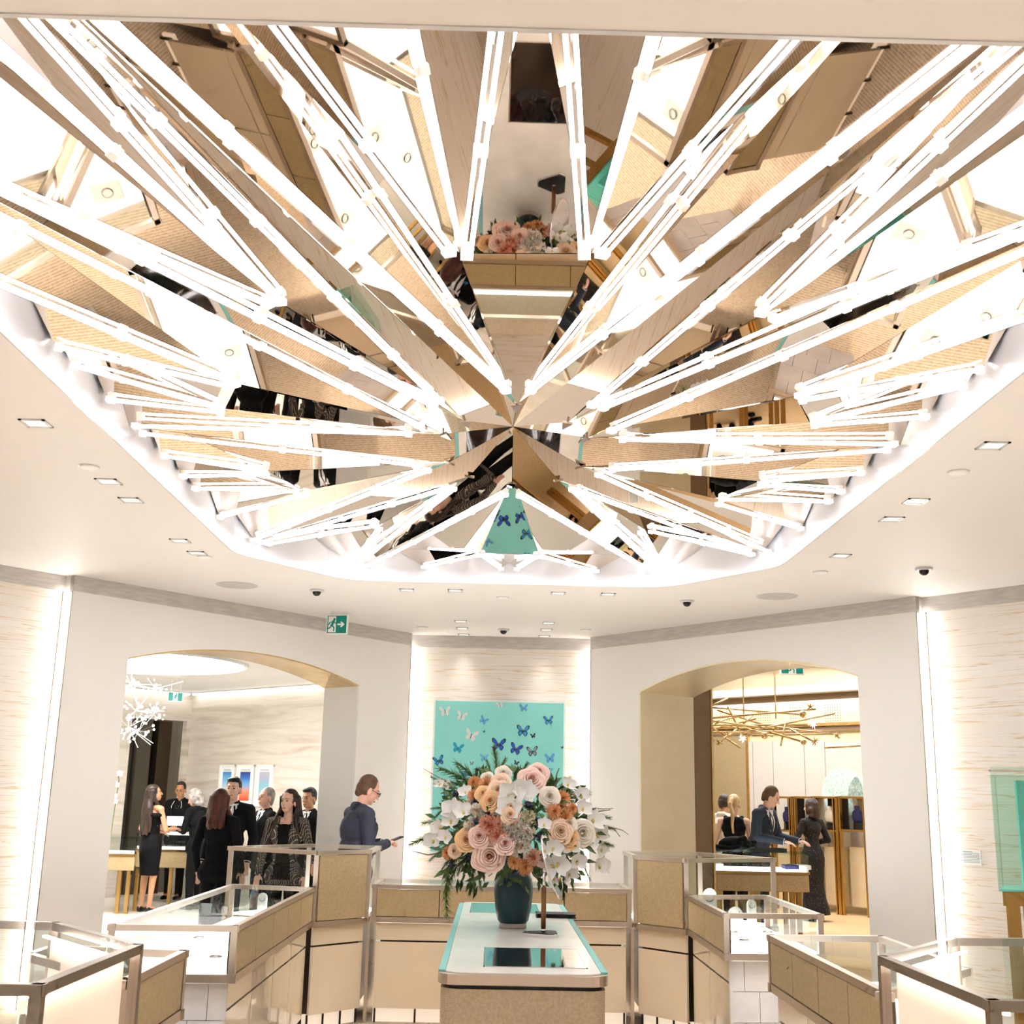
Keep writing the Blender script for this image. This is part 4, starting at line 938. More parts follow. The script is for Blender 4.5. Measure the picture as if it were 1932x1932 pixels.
for s in """rk 1020 655 78;rk 1070 600 62;rp 775 735 62;ra 715 815 62;rp 785 680 58;ra 665 760 50;ra 540 1100 64;rk 635 1075 62;rk 825 1125 62;rk 710 1220 86;rk 645 1245 55;rp 1230 1040 68;ra 1300 1095 55;rc 1395 1050 72;rc 1150 780 58;rc 810 610 46;rp 860 915 52;rk 1095 1240 45;rc 1295 980 45;rc 690 650 40;rp 450 1180 40
mo 595 680 52;mo 685 690 62;mo 595 775 52;mo 1245 795 62;mo 1185 890 62;mo 1260 930 66;mo 1315 870 42;mc 720 1000 92;mc 765 1070 80;mo 890 1262 52;mo 970 1300 60;mc 1035 1230 58;mo 400 1195 48;mo 870 850 44;mc 680 970 55
cc 610 890 58;cy 990 940 64;cc 985 1040 62;cc 885 985 76;cc 930 1150 78;cc 570 985 52;cc 870 1060 55;cc 560 830 40
ow 870 770 95;ow 970 745 88;ow 850 870 90;ow 440 880 84;ow 515 890 66;ow 420 965 66;ow 335 1010 60;ow 290 1105 66;ow 380 1080 56;ow 530 745 50;ow 1290 690 56;ow 1390 775 64;ow 1400 870 64;ow 1480 955 80;ow 1510 1065 76;ow 1540 1175 62;ow 1530 1295 74;ow 1215 1285 80;ow 1360 1265 66;ow 1305 1355 60;ow 1180 1165 66;ow 1305 1150 66;ow 390 700 46;ow 340 690 40;ow 1110 985 50
th 470 760 50;th 615 815 44;th 990 845 60;th 700 905 52;th 620 965 44;th 1080 1070 54;th 1065 960 44;th 620 585 30;th 430 1285 44;th 745 930 44;th 560 1230 44""".replace('\n', ';').split(';'):
    k, a, b, r = s.split(); flower(k, float(a), float(b), float(r), {'r': -.02, 'm': -.01, 'c': 0, 'o': -.03, 't': .0}[k[0]])
FR = [make_frond(i, dr, m_) for i, (dr, m_) in enumerate(((.1, 'pine_green'), (.35, 'leaf_green'), (.75, 'pine_green'), (1.2, 'leaf_green')))]
def frond(fx, fy, tx, ty, k, s=1., dy=0.):
    a = UY(740 + fx / 3.865, 1300 + fy / 3.865, VY + dy); b = UY(740 + tx / 3.865, 1300 + ty / 3.865, VY + dy + random.uniform(-.12, .06)); d = b - a; L = d.length * s
    q = d.to_track_quat('X', 'Z'); inst(FR[k], 'pine_frond', bq, a - bq.location, q, (L, L * .8, L * .8))
for s in """740 800 735 420 0;750 800 830 505 0;720 760 690 520 0;700 850 400 520 1;700 830 520 500 1;650 800 380 620 1;560 760 470 560 0;900 850 900 600 0;860 850 990 540 0;1050 900 1280 640 1;1100 850 1380 650 1;1150 900 1400 720 1;1080 800 1180 640 1;500 1050 120 1140 0;520 1000 220 980 0;480 1150 260 1210 1;540 1150 230 1500 2;600 1200 300 1380 2;600 1200 560 1480 1;660 1230 610 1460 1;520 1180 330 1300 1;560 1200 470 1330 1;1200 1200 1290 1510 1;1230 1250 1350 1440 1;1300 1200 1470 1360 1;1250 1150 1110 1370 1;1350 1050 1620 1020 0;1300 950 1590 940 0;1350 1150 1600 1090 1;450 900 290 840 1;480 850 300 900 1;1100 850 1060 760 1;1000 1150 1010 1060 1;1100 760 1200 820 1;400 760 280 640 0;1180 900 1330 720 1""".split(';'):
    a = s.split(); frond(*[float(v) for v in a[:4]], int(a[4]), 1., -.1 if float(a[1]) > 1100 else .05)
fol = MB(); rnd = random.Random(21)
for k in range(900):
    u = Vector((rnd.gauss(0, 1), rnd.gauss(0, 1), rnd.gauss(0, 1))).normalized(); p = BC + Vector((u.x * BR.x, u.y * BR.y, u.z * BR.z)) * rnd.uniform(.55, .95)
    if p.z < 1.27 and math.hypot(p.x - VX, p.y - VY) < .22: continue
    d = (u + Vector((rnd.uniform(-1, 1), rnd.uniform(-1, 1), rnd.uniform(-1, .6)))).normalized(); x = d.orthogonal().normalized() * .016; L = rnd.uniform(.05, .1)
    fol.add([p, p + d * L * .5 + x, p + d * L, p + d * L * .5 - x], [(0, 1, 2, 3)])
o = fol.build('foliage', 'leaf_green', bq, fix=False); o['kind'] = 'stuff'
st = MB()
for k in range(14):
    a = 2 * PI * k / 14; st.tube([(VX + .03 * math.cos(a), VY + .03 * math.sin(a), TZ + .30), (VX + .05 * math.cos(a), VY + .05 * math.sin(a), TZ + .42), (VX + .25 * math.cos(a), VY + .22 * math.sin(a), TZ + .56)], .005, 5)
o = st.build('stems', 'leaf_green', bq); o['kind'] = 'stuff'
for s in ("520 760 420 690 330 640 225 580", "420 700 360 700 300 690", "1400 900 1480 868 1540 875 1610 870", "1480 980 1600 1010 1680 1030 1722 1062", "1440 900 1520 890 1590 880", "400 1190 260 1210 180 1190 140 1180", "1500 1000 1620 1020 1660 1075", "1180 720 1200 620 1218 575"):
    a = [float(v) for v in s.split()]; pts = [UY(740 + a[i] / 3.865, 1300 + a[i + 1] / 3.865, VY - .02 * (i / 2)) for i in range(0, len(a), 2)]
    MB().tube(pts, [.004, .003, .0022, .0015][:len(pts)], 5).build('twig', 'twig_brown', bq)

# ------------------------------------------------------------------ picture, card, vitrine
PYW = 12.575
a, b, c3 = UY(819, 1319, PYW), UY(1067, 1324, PYW), UY(813, 1538, PYW)
pz1, pz0 = (a.z + b.z) / 2, UY(940, 1612, PYW).z; px0, px1 = a.x, b.x
pic = thing('butterfly_picture', 'large turquoise picture with scattered butterflies on the back wall', 'picture', ((px0 + px1) / 2, PYW - .03, pz0))
MB().box2((px0, PYW - .04, pz0), (px1, PYW + .003, pz1)).build('white_edge', 'white_plain', pic)
MB().box2((px0 + .02, PYW - .044, pz0 + .02), (px1 - .02, PYW - .039, pz1 - .02)).build('canvas', 'turquoise', pic)
for n_, c_ in (('bf_white', (226, 232, 226)), ('bf_blue', (40, 150, 220)), ('bf_royal', (26, 84, 210)), ('bf_cyan', (20, 170, 200)), ('bf_pale', (110, 190, 222)), ('bf_dark', (34, 40, 60)), ('bf_grey', (140, 160, 160)), ('bf_sky', (88, 170, 224))): mat(n_, c_, .4)
def butterfly(cx, cy, w, m, rot, rim):
    p = UPL(740 + cx / 3.865, 1300 + cy / 3.865, (0, PYW - .045, 0), Vector((0, 1, 0))); s = w / 3.865 * 12.6 / F * .52
    if p.z < pz0 + .05: return
    cr, sr = math.cos(rot), math.sin(rot)
    def P(x, z, dy, k=1.): x *= k; z *= k; return Vector((p.x + (x * cr - z * sr) * s, p.y - dy, p.z + (x * sr + z * cr) * s))
    up = [(.05, .05), (.35, .65), (.75, .95), (1.0, .85), (.92, .45), (.6, .12), (.1, -.05)]; dn = [(.05, -.02), (.55, .05), (.75, -.25), (.6, -.65), (.35, -.75), (.1, -.4)]
    base = MB()
    for sx in (1, -1):
        for w_ in (up, dn): base.slab([P(x * sx, z, .001) for x, z in w_], (0, -.002, 0))
    o = base.build('butterfly', m if not rim else rim, pic)
    if rim:
        inner = MB()
        for sx in (1, -1):
            for w_ in (up, dn):
                gx, gz = sum(x for x, z in w_) / len(w_), sum(z for x, z in w_) / len(w_); inner.slab([P((gx * .92 + (x - gx) * .72) * sx, gz * .95 + (z - gz) * .72, .004) for x, z in w_], (0, -.001, 0))
        i_ = inner.build('wing_colour', m, o, world=False)
        i_.data.transform(Matrix.Translation(-pic.location))
    bd = MB().tube([P(0, .3, .004), P(0, -.35, .004)], .05 * s, 5).build('body', 'bf_dark', o, world=False); bd.data.transform(Matrix.Translation(-pic.location))
for row in """385 165 80 white .1 0;505 200 75 white -.25 0;575 340 92 white -.3 0;665 230 62 sky -.5 0;785 115 48 white .3 0;960 140 58 sky .1 0;1140 230 68 blue .1 1;953 308 90 blue -.05 1;1027 342 36 dark .2 0;775 408 98 royal -.05 1;900 440 88 royal -.3 1;1022 458 78 grey .1 1;478 433 78 cyan -.2 0;340 525 76 blue .3 1;670 505 62 pale 0 0;1150 508 72 sky .1 0;670 310 18 dark .5 0;1240 427 20 dark .4 0;905 540 36 dark -.3 0;1130 605 72 pale -.2 0;580 543 30 grey 0 0;520 620 60 cyan .2 0;400 760 60 blue -.2 1;1180 720 60 white .1 0;760 640 70 pale .1 0""".split(';'):
    r = row.split(); butterfly(float(r[0]), float(r[1]), float(r[2]), 'bf_' + r[3], float(r[4]), 'bf_dark' if r[5] == '1' else None)
# text card on the right veined wall
cc_ = UPL(1833, 1618, WR.p(0, 0, .097), WR.b); t = thing('text_card', 'small white text card on the right veined wall', 'card', cc_)
R = Matrix((WR.u, WR.b, Vector((0, 0, 1)))).transposed()
MB().box(cc_, (.16, .006, .115), R).build('card', 'white_plain', t)
mb = MB()
for k in range(8): mb.box(cc_ - WR.b * .0035 + Vector((0, 0, .042 - .011 * k)) - WR.u * (.03 if k == 0 else .0), (.08 if k == 0 else .135, .001, .0035 if k else .006), R)
mb.build('printed_lines', 'bf_grey', t)
# glass vitrine at the right edge
vy = 7.9; vx0, vx1 = UY(1876, 1560, vy).x, UY(1876, 1560, vy).x + .62; vz1, vz0 = UY(1876, 1462, vy).z, UY(1890, 1682, vy).z
t = thing('glass_vitrine', 'tall glass vitrine with turquoise panel on gold legs at the right edge', 'vitrine', ((vx0 + vx1) / 2, vy + .3, 0))
MB().prism([(vx0 + .01, vy + .01), (vx1, vy + .01), (vx1, vy + .5), (vx0 + .25, vy + .5)], vz0, vz0 + .012).build('turquoise_base', 'turquoise', t)
for nm, a, b in (('front_pane', (vx0, vy), (vx1, vy)), ('side_pane', (vx0, vy), (vx0 + .24, vy + .5)), ('back_pane', (vx0 + .24, vy + .51), (vx1, vy + .51)), ('end_pane', (vx1, vy), (vx1, vy + .5))):
    MB().bar((*a, (vz0 + vz1) / 2), (*b, (vz0 + vz1) / 2), .008, vz1 - vz0).build(nm, 'glass_edge', t)
MB().prism([(vx0, vy), (vx1, vy), (vx1, vy + .51), (vx0 + .24, vy + .51)], vz1, vz1 + .055).build('crystal_top', 'glass_edge', t)
mb = MB()
for a, b in (((vx0, vy), (vx1, vy)), ((vx0, vy), (vx0 + .24, vy + .5))): mb.bar((*a, vz1 + .0275), (*b, vz1 + .0275), .02, .012)
mb.build('top_rail', 'chrome', t)
MB().box2((vx0 + .21, vy + .1, vz0 + .012), (vx0 + .6, vy + .13, vz1 - .03)).build('turquoise_panel', 'turquoise', t)
MB().prism([(vx0 + .03, vy + .02), (vx1, vy + .02), (vx1, vy + .48), (vx0 + .24, vy + .48)], vz0 - .09, vz0).build('gold_apron', 'brass', t)
for x, y in ((vx0 + .09, vy + .05), (vx0 + .2, vy + .05), (vx0 + .28, vy + .42), (vx1 - .06, vy + .05), (vx1 - .06, vy + .42)): MB().box2((x - .022, y - .022, 0), (x + .022, y + .022, vz0 - .09)).build('leg', 'brass', t)
# ------------------------------------------------------------------ left room
def on_wall(wl, px, py, off=-.001):
    q = UPL(px, py, wl.A + wl.b * off, wl.b); return (q - wl.A).dot(wl.u), q.z
for nm, (x0, x1, y0, y1), m, lab in (('framed_print', (418, 446, 1443, 1522), 'print_blue', 'leftmost of the three framed prints, pale blue gradient'), ('framed_print', (450, 483, 1443, 1522), 'print_orange', 'middle of the three framed prints, deep blue to orange gradient'), ('framed_print', (486, 519, 1443, 1522), 'print_grey', 'rightmost of the three framed prints, grey to aqua gradient')):
    u0, z1 = on_wall(WLR, x0, y0); u1, z1b = on_wall(WLR, x1, y0); _, z0 = on_wall(WLR, (x0 + x1) / 2, y1); z1 = (z1 + z1b) / 2
    t = thing(nm, lab, 'picture', WLR.p((u0 + u1) / 2, z0, -.02), 'gradient prints in white frames'); w = u1 - u0; h = z1 - z0
    mb = MB()
    for a in ((u0, u0 + w * .07, z0, z1), (u1 - w * .07, u1, z0, z1), (u0, u1, z0, z0 + w * .07), (u0, u1, z1 - w * .07, z1)): WLR.box(mb, *a, -.035, 0)
    mb.build('frame', 'white_plain', t)
    WLR.box(MB(), u0 + w * .06, u1 - w * .06, z0 + w * .06, z1 - w * .06, -.02, -.002).build('mount', 'white_plain', t)
    WLR.box(MB(), u0 + w * .22, u1 - w * .22, z0 + h * .14, z1 - h * .17, -.024, -.02).build('print', m, t)
    mb = MB()
    for k in range(9): WLR.box(mb, u0 + w * (.26 + .055 * k), u0 + w * (.26 + .055 * k + .035), z1 - h * .135, z1 - h * .115, -.023, -.02)
    mb.build('caption', 'bf_grey', t)
def desk(label, poly, zt, zg, za, zl, legs, apron='woven', deck='deck_light', edge='brass'):
    """glass topped jewellery desk: glass box zg..zt over an apron za..zg on legs"""
    c = sum((Vector(p) for p in poly), Vector((0, 0))) / len(poly); t = thing('jewellery_desk', label, 'desk', (c.x, c.y, 0)); N = len(poly)
    MB().prism(poly, zt - .012, zt).build('glass_top', 'glass_edge', t)
    ipp = inset(poly, .01)
    for i in range(N): MB().bar(v3(ipp[i], (zt + zg) / 2), v3(ipp[(i + 1) % N], (zt + zg) / 2), .008, zt - zg - .02).build('glass_side', 'glass', t)
    MB().prism(poly, zg - .03, zg).build('rim', edge, t)
    MB().prism([tuple(p) for p in inset(poly, .03)], zg, zg + .012).build('lit_deck', deck, t)
    MB().prism([tuple(p) for p in inset(poly, .012)], za, zg - .03).build('apron', apron, t, bevel=.01)
    for (x, y) in legs: MB().box2((x - .025, y - .025, 0), (x + .025, y + .025, za)).build('leg', edge, t)
    return t
def pt(px, y): q = UY(px, 1560, y); return (q.x, y)
a, b, c, d = pt(196, 16.5), pt(262, 16.5), pt(262, 17.1), pt(190, 17.1)
desk('glass jewellery desk at the left jamb with rounded woven apron', [a, b, c, d], .98, .78, .56, 0, [(a[0] + .25, 16.6), (b[0] - .1, 16.6), (b[0] - .1, 17.0)])
a, b, c, d = pt(262, 17.95), pt(392, 17.95), pt(395, 18.6), pt(258, 18.6)
desk('long lit glass desk behind the woman in the black dress', [a, b, c, d], .98, .78, .52, 0, [(a[0] + .1, 18.05), ((a[0] + b[0]) / 2, 18.05), (b[0] - .1, 18.05), (b[0] - .1, 18.5), (a[0] + .1, 18.5)])
for i, (px, y, w) in enumerate(((350, 18.2, .34), (335, 18.3, .3))): 
    q = UY(px, 1560, y); t = thing('paper_tray', ('pile of white papers on the long lit glass desk', 'flat white tray on the long lit glass desk')[i], 'tray', (q.x, y, .98))
    MB().box(Vector((q.x, y, .98 + .012)), (w, .22, .024)).build('tray', 'white_plain', t, bevel=.004); MB().box(Vector((q.x, y, .98 + .032)), (w * .7, .16, .016), Matrix.Rotation(.3, 3, 'Z')).build('paper', 'white_plain', t)
def spark(label, spec, y, seed, m_rod, m_ball):
    """hanging chandelier of rods and small glowing beads; spec: cluster pixels"""
    rnd = random.Random(seed); c0 = UY(spec[0][0], spec[0][1], y)
    t = thing('bead_chandelier', label, 'chandelier', c0)
    cl = []
    for px, py, r in spec:
        c = UY(px, py, y + rnd.uniform(-.3, .3)); cl.append(c); balls = MB(); rods = MB()
        for k in range(22):
            d = Vector((rnd.gauss(0, 1), rnd.gauss(0, 1), rnd.gauss(0, .7))).normalized(); p = c + d * r * rnd.uniform(.5, 1.1); balls.ell(p, rnd.uniform(.009, .018), nu=6, nv=4); rods.cyl(c, p, .002, n=4)
        balls.build('bead_cluster', m_ball, t)['kind'] = 'stuff'; rods.build('wire_cluster', m_rod, t)['kind'] = 'stuff'
    for k in range(len(cl) - 1): MB().cyl(cl[k], cl[k + 1], .006, n=6).build('arm', m_rod, t)
    for k in range(7):
        c = rnd.choice(cl); d = Vector((rnd.uniform(.2, 1), 0, rnd.uniform(-.5, .3))).normalized(); MB().cyl(c, c + d * rnd.uniform(.25, .45), .004, n=6).build('rod', m_ball, t)
    MB().cyl(cl[0], Vector((cl[0].x, cl[0].y, HL)), .006, n=6).build('stem', m_rod, t)
spark('white bead chandelier at the left edge of the left arch', [(247, 1291, .13), (292, 1300, .14), (256, 1341, .16), (291, 1347, .15), (243, 1372, .18), (262, 1380, .18)], 14.6, 4, 'steel', 'spark_light')
q = UY(222, 1487, 16.9); t = thing('orchid_spray', 'white orchid spray standing on the desk by the left jamb', 'flowers', (q.x, 16.8, .98))
MB().tube([(q.x, 16.8, .98), (q.x + .02, 16.8, 1.4), (q.x + .04, 16.8, 1.75), (q.x - .03, 16.8, 1.95)], .006, 5).build('stem', 'leaf_green', t)
for k in range(7): inst(FM['ow'], 'orchid', t, Vector((q.x + random.uniform(-.06, .08), 16.76, 1.45 + .075 * k)) - t.location, Vector((random.uniform(-.3, .3), -1, .2)).to_track_quat('Z', 'Y'), (.055,) * 3)

# ------------------------------------------------------------------ right room
# pale panels and taupe panel on the far wall
def far_panel(name, px0, px1, py0, py1, m, off, parent=None, lab=None, cat=None):
    u0, z1 = far_uz(px0, py0, -off); u1, z1b = far_uz(px1, py0, -off); _, z0 = far_uz((px0 + px1) / 2, py1, -off)
    return u0, u1, max(z0, 0.), (z1 + z1b) / 2
u0, u1, z0, z1 = far_panel('', 1322, 1408, 1386, 1800, '', .02)
t = thing('taupe_wall_panel', 'tall taupe textured wall panel behind the man in the white jacket', 'wall panel', WRF.p((u0 + u1) / 2, 0, -.02))
WRF.box(MB(), u0, u1, 0, z1, -.03, -.002).build('panel', 'taupe_panel', t); WRF.box(MB(), u1, u1 + .05, 0, z1, -.05, -.002).build('gold_edge', 'gold', t)
mw = thing('mirrored_display_wall', 'pale mirrored panels behind the jewellery cabinets in the right room', 'wall panel', WRF.p(3., 0, -.02))
mat('pale_mirror', (232, 230, 230), .08, .35)
edges = [1412, 1420, 1458, 1517, 1556, 1640]
for k in range(len(edges) - 1):
    u0, u1, z0, z1 = far_panel('', edges[k], edges[k + 1], 1399, 1600, '', .02); WRF.box(MB(), u0 + .006, u1 - .006, .9, z1, -.03, -.002).build('pale_panel', 'pale_mirror', mw)
for px, wd in ((1592, .42), (1632, .3)):      # heart-shaped mosaic wings
    u, z = far_uz(px, 1495); pts = [WRF.p(u + wd * math.cos(a) * (1. if math.sin(a) < 0 else .9), z + .55 * wd * math.sin(a) * 1.6, -.034) for a in [2 * PI * k / 20 for k in range(20)]]
    MB().slab(pts, WRF.b * -.012).build('mosaic_wing', 'crystal_mosaic', mw)
for i, px in enumerate((1372, 1440, 1506, 1572)):       # perforated squares high on the gold wall
    u, z = far_uz(px, 1345); t = thing('perforated_panel', ('leftmost', 'second', 'third', 'rightmost')[i] + ' dotted square of the gold wall above the chandelier', 'wall panel', WRF.p(u, z, -.01), 'dotted squares on the gold wall')
    WRF.box(MB(), u - .17, u + .17, z - .16, z + .16, -.012, -.001).build('plate', 'gold_leaf', t)
    mb = MB()
    for a in range(7):
        for b in range(7): WRF.box(mb, u - .14 + .0467 * a - .007, u - .14 + .0467 * a + .007, z - .13 + .0433 * b - .007, z - .13 + .0433 * b + .007, -.0135, -.012)
    o = mb.build('holes', 'dark_bronze', t); o['kind'] = 'stuff'
u0, z1 = far_uz(1333, 1378); t = thing('gold_ledge', 'slim pale ledge across the gold wall above the mirrored panels', 'ledge', WRF.p(2., z1, -.05))
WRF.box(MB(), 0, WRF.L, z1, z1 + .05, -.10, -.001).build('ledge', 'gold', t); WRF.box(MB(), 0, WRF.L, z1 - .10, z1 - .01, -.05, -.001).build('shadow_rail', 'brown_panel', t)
# gold-framed glass cabinets along the far wall
def cabinet(label, pa, pb, bust, m, bg):
    off = .62; ua, zt = far_uz(pa, 1504, -off); ub, _ = far_uz(pb, 1504, -off); _, zb = far_uz((pa + pb) / 2, 1567, -off)
    t = thing('wall_cabinet', label, 'cabinet', WRF.p((ua + ub) / 2, 0, -off), 'gold glass cabinets of the right room')
    for z in (zt, zb):
        mb = MB(); WRF.box(mb, ua, ub, z - .015, z + .015, -off, -.2); mb.build('shelf_frame', 'brass', t)
    for u in (ua, ub):
        for k in (0, 1, 2): WRF.box(MB(), u - .05 + .035 * k, u - .03 + .035 * k, .0, zt, -off - .01 + .02 * (k % 2), -off + .05).build('gold_column', 'brass', t)
    WRF.box(MB(), ua + .02, ub - .02, zb, zt, -.24, -.22).build('back_panel', bg, t)
    WRF.box(MB(), ua + .02, ub - .02, zb + .015, zt - .015, -off + .005, -off + .012).build('glass_front', 'glass', t)
    WRF.box(MB(), ua + .03, ub - .03, .12, zb - .25, -.4, -.3).build('lower_panel', 'gold_leaf', t)
    if bust:
        p = WRF.p((ua + ub) / 2, zb + .016, -off + .2); s = .92; neck_form(bust, p.x, p.y, p.z + .10, s, m, 'busts in the gold cabinets', math.atan2(WRF.u.y, WRF.u.x))
        t2 = thing('bust_stand', 'black block under the ' + bust, 'stand', p); MB().box(p + Vector((0, 0, .05)), (.16, .12, .10)).build('block', 'black', t2); MB().box(p + Vector((0, 0, .003)), (.2, .16, .006)).build('foot', 'black', t2)
cabinet('gold cabinet with navy bust left of the woman in lace', 1457, 1492, 'navy bust with diamond necklace in the gold cabinet', 'navy_velvet', 'black')
cabinet('gold cabinet directly behind the woman in lace', 1496, 1530, None, None, 'pale_mirror')
cabinet('gold cabinet with white bust right behind the head of the woman in lace', 1533, 1575, 'bright white bust in the gold cabinet', 'white_bust', 'black')
cabinet('gold cabinet at the right jamb of the right arch', 1580, 1632, 'dark blue bust near the right jamb', 'navy_velvet', 'pale_mirror')
a, b, c, d = pt(1337, 13.95), pt(1525, 13.95), pt(1512, 14.75), pt(1335, 14.75)
desk('long lit glass desk in the right room with pale fur apron', [a, b, c, d], 1.06, .86, .64, 0, [(a[0] + .12, 14.02), (a[0] + .50, 14.02), (a[0] + .56, 14.02), (b[0] - .12, 14.02), (b[0] - .2, 14.02), (b[0] - .12, 14.66), (a[0] + .12, 14.66)], 'right_carpet', 'deck_light')
p = UY(1447, 1592, 14.35); t = thing('jewellery_tray', 'black jewellery tray in front of the man in the dark suit', 'tray', (p.x, 14.35, 1.06))
MB().box((p.x, 14.35, 1.064), (.40, .24, .008)).build('base', 'black', t)
for a in ((0, -.12, .4, .012), (0, .12, .4, .012), (-.2, 0, .012, .24), (.2, 0, .012, .24)): MB().box((p.x + a[0], 14.35 + a[1], 1.083), (a[2], a[3], .046)).build('rim', 'black', t)
for i, (px, m_, lab) in enumerate(((1490, 'navy_velvet', 'navy velvet pad inside the right desk'), (1512, 'white_plain', 'white pad inside the right desk'), (1348, 'white_plain', 'white pad inside the right desk near the coat'))):
    q = UY(px, 1600, 14.3); t = thing('display_pad', lab, 'display pad', (q.x, 14.3, .872)); MB().box((q.x, 14.3, .90), (.17, .2, .05)).build('pad', m_, t, bevel=.01); MB().tube([(q.x + .04 * math.cos(k * PI / 5), 14.3 + .04 * math.sin(k * PI / 5), .93) for k in range(11)], .004, 5).build('bracelet', 'steel', t)
# chandelier of gold rods and stars
CH = thing('gold_rod_chandelier', 'sculptural chandelier of criss-cross gold rods, stars and spheres', 'chandelier', UY(1450, 1370, 15.2))
rnd = random.Random(12)
def cp(x, y, dy=0.): return UY(1320 + x / 6.04, 1290 + y / 6.04, 15.2 + dy)
for s in "80 265 1150 350;120 260 320 165;-150 475 1230 470;460 560 1540 340;90 395 1320 290;320 260 490 600;180 460 410 345;500 455 690 290;925 705 1020 245;250 660 430 510;800 550 1150 655;1020 510 1280 650;860 490 1560 580;-200 560 1830 530;600 590 1500 570;-100 350 300 600;-60 480 700 320;100 420 900 520;-200 600 640 400;200 300 760 480;300 620 470 735;1430 730 1830 710;500 500 840 600;-100 430 560 520".split(';'):
    a = [float(v) for v in s.split()]; MB().cyl(cp(a[0], a[1], rnd.uniform(-.5, .3)), cp(a[2], a[3], rnd.uniform(-.3, .5)), .012, n=8).build('rod', rnd.choice(('gold', 'brass', 'gold')), CH, True)
for x in (505, 870): q = cp(x, 400); MB().cyl(q, Vector((q.x, q.y, HR)), .009, n=8).build('suspension_rod', 'gold', CH)
for x, y, r in ((1175, 345, 40), (1185, 665, 33), (120, 550, 32), (740, 590, 40)): MB().ell(cp(x, y), r / 6.04 * 15.3 / F, nu=16, nv=10).build('sphere', 'gold', CH, True)
def star_mesh(c, r, m, n=12, seed=1):
    rr = random.Random(seed); mb = MB()
    for k in range(n):
        d = Vector((rr.gauss(0, 1), rr.gauss(0, .6), rr.gauss(0, 1))).normalized(); mb.cyl(c, c + d * r * rr.uniform(.7, 1.1), r * .13, .001, 5)
    mb.build('star', m, CH)
for i, (x, y, r, m_) in enumerate(((1255, 265, 65, 'brass'), (840, 525, 55, 'brass'), (1310, 650, 60, 'brass'), (320, 590, 65, 'gold'), (215, 670, 50, 'brass'), (130, 640, 45, 'brass'), (1300, 450, 75, 'spark_light'), (490, 625, 55, 'spark_light'), (1560, 585, 65, 'gold'), (1500, 730, 60, 'spark_light'))): star_mesh(cp(x, y), r / 6.04 * 15.3 / F, m_, 14, i)
# coat lying on the desk
q = UY(1388, 1596, 14.2); mb = MB(); rnd = random.Random(2)
ct = thing('folded_coat', 'black coat heaped on the right desk before the man in the suit', 'coat', (q.x, 14.2, 1.06))
# ------------------------------------------------------------------ people
mat('skin_light', (232, 186, 160), .5); mat('skin_tan', (206, 152, 116), .5); mat('skin_pink', (236, 180, 156), .5); mat('skin_brown', (180, 124, 90), .5)
mat('hair_black', (22, 18, 18), .45); mat('hair_brown', (30, 21, 16), .5, noise=(9, (66, 45, 31)), nscale=(3, 3, .4)); mat('hair_auburn', (92, 42, 26), .5, noise=(9, (60, 27, 18)), nscale=(3, 3, .4)); mat('hair_grey', (176, 168, 160), .5, noise=(16, (128, 122, 118))); mat('hair_blonde', (222, 190, 140), .45, noise=(12, (190, 150, 100)), nscale=(3, 3, .4)); mat('hair_ginger', (96, 68, 48), .6)
mat('suit_black', (14, 14, 16), .85, spec=.2); mat('suit_navy', (30, 34, 48), .8, noise=(140, (38, 42, 58))); mat('suit_blue', (36, 44, 60), .8); mat('dress_black', (9, 9, 10), .8, spec=.2); mat('shirt_white', (240, 240, 240), .6); mat('tie_black', (18, 18, 22), .5); mat('jacket_white', (238, 232, 224), .7); mat('lip_red', (176, 96, 88), .5); mat('eye_dark', (24, 18, 16), .3); mat('shoe_black', (14, 14, 15), .25); mat('pocket_blue', (70, 150, 200), .6)
TMP = []
def remesh(mb, vox, smooth=4, deci=None):
    """weld overlapping closed shapes into one continuous smooth skin"""
    me = mb.mesh('tmp'); o = bpy.data.objects.new('tmp', me); COL.objects.link(o)
    r = o.modifiers.new('r', 'REMESH'); r.mode = 'VOXEL'; r.voxel_size = vox; r.use_smooth_shade = True
    s = o.modifiers.new('s', 'SMOOTH'); s.factor = .5; s.iterations = smooth
    dg = bpy.context.evaluated_depsgraph_get(); out = bpy.data.meshes.new_from_object(o.evaluated_get(dg))
    bpy.data.objects.remove(o); bpy.data.meshes.remove(me); out.shade_smooth(); return out
def skin_obj(name, mb, m, parent, vox=.009, smooth=4):
    me = remesh(mb, vox, smooth); me.name = name; me.materials.clear(); me.materials.append(MATS[m]); o = bpy.data.objects.new(name, me); COL.objects.link(o); o.parent = parent; return o
def carve(o, pred, name, m, parent):
    """move the faces of o whose centre satisfies pred into a part of its own"""
    bm = bmesh.new(); bm.from_mesh(o.data); sel = [f for f in bm.faces if pred(f.calc_center_median())]
    if not sel: bm.free(); return None
    b2 = bmesh.new(); mp = {}
    for f in sel:
        vs = []
        for v in f.verts:
            if v.index not in mp: mp[v.index] = b2.verts.new(v.co)
            vs.append(mp[v.index])
        b2.faces.new(vs)
    bmesh.ops.delete(bm, geom=sel, context='FACES'); bm.to_mesh(o.data); bm.free()
    me = bpy.data.meshes.new(name); b2.to_mesh(me); b2.free(); me.shade_smooth(); me.materials.append(MATS[m]); n = bpy.data.objects.new(name, me); COL.objects.link(n); n.parent = parent; return n
V = Vector
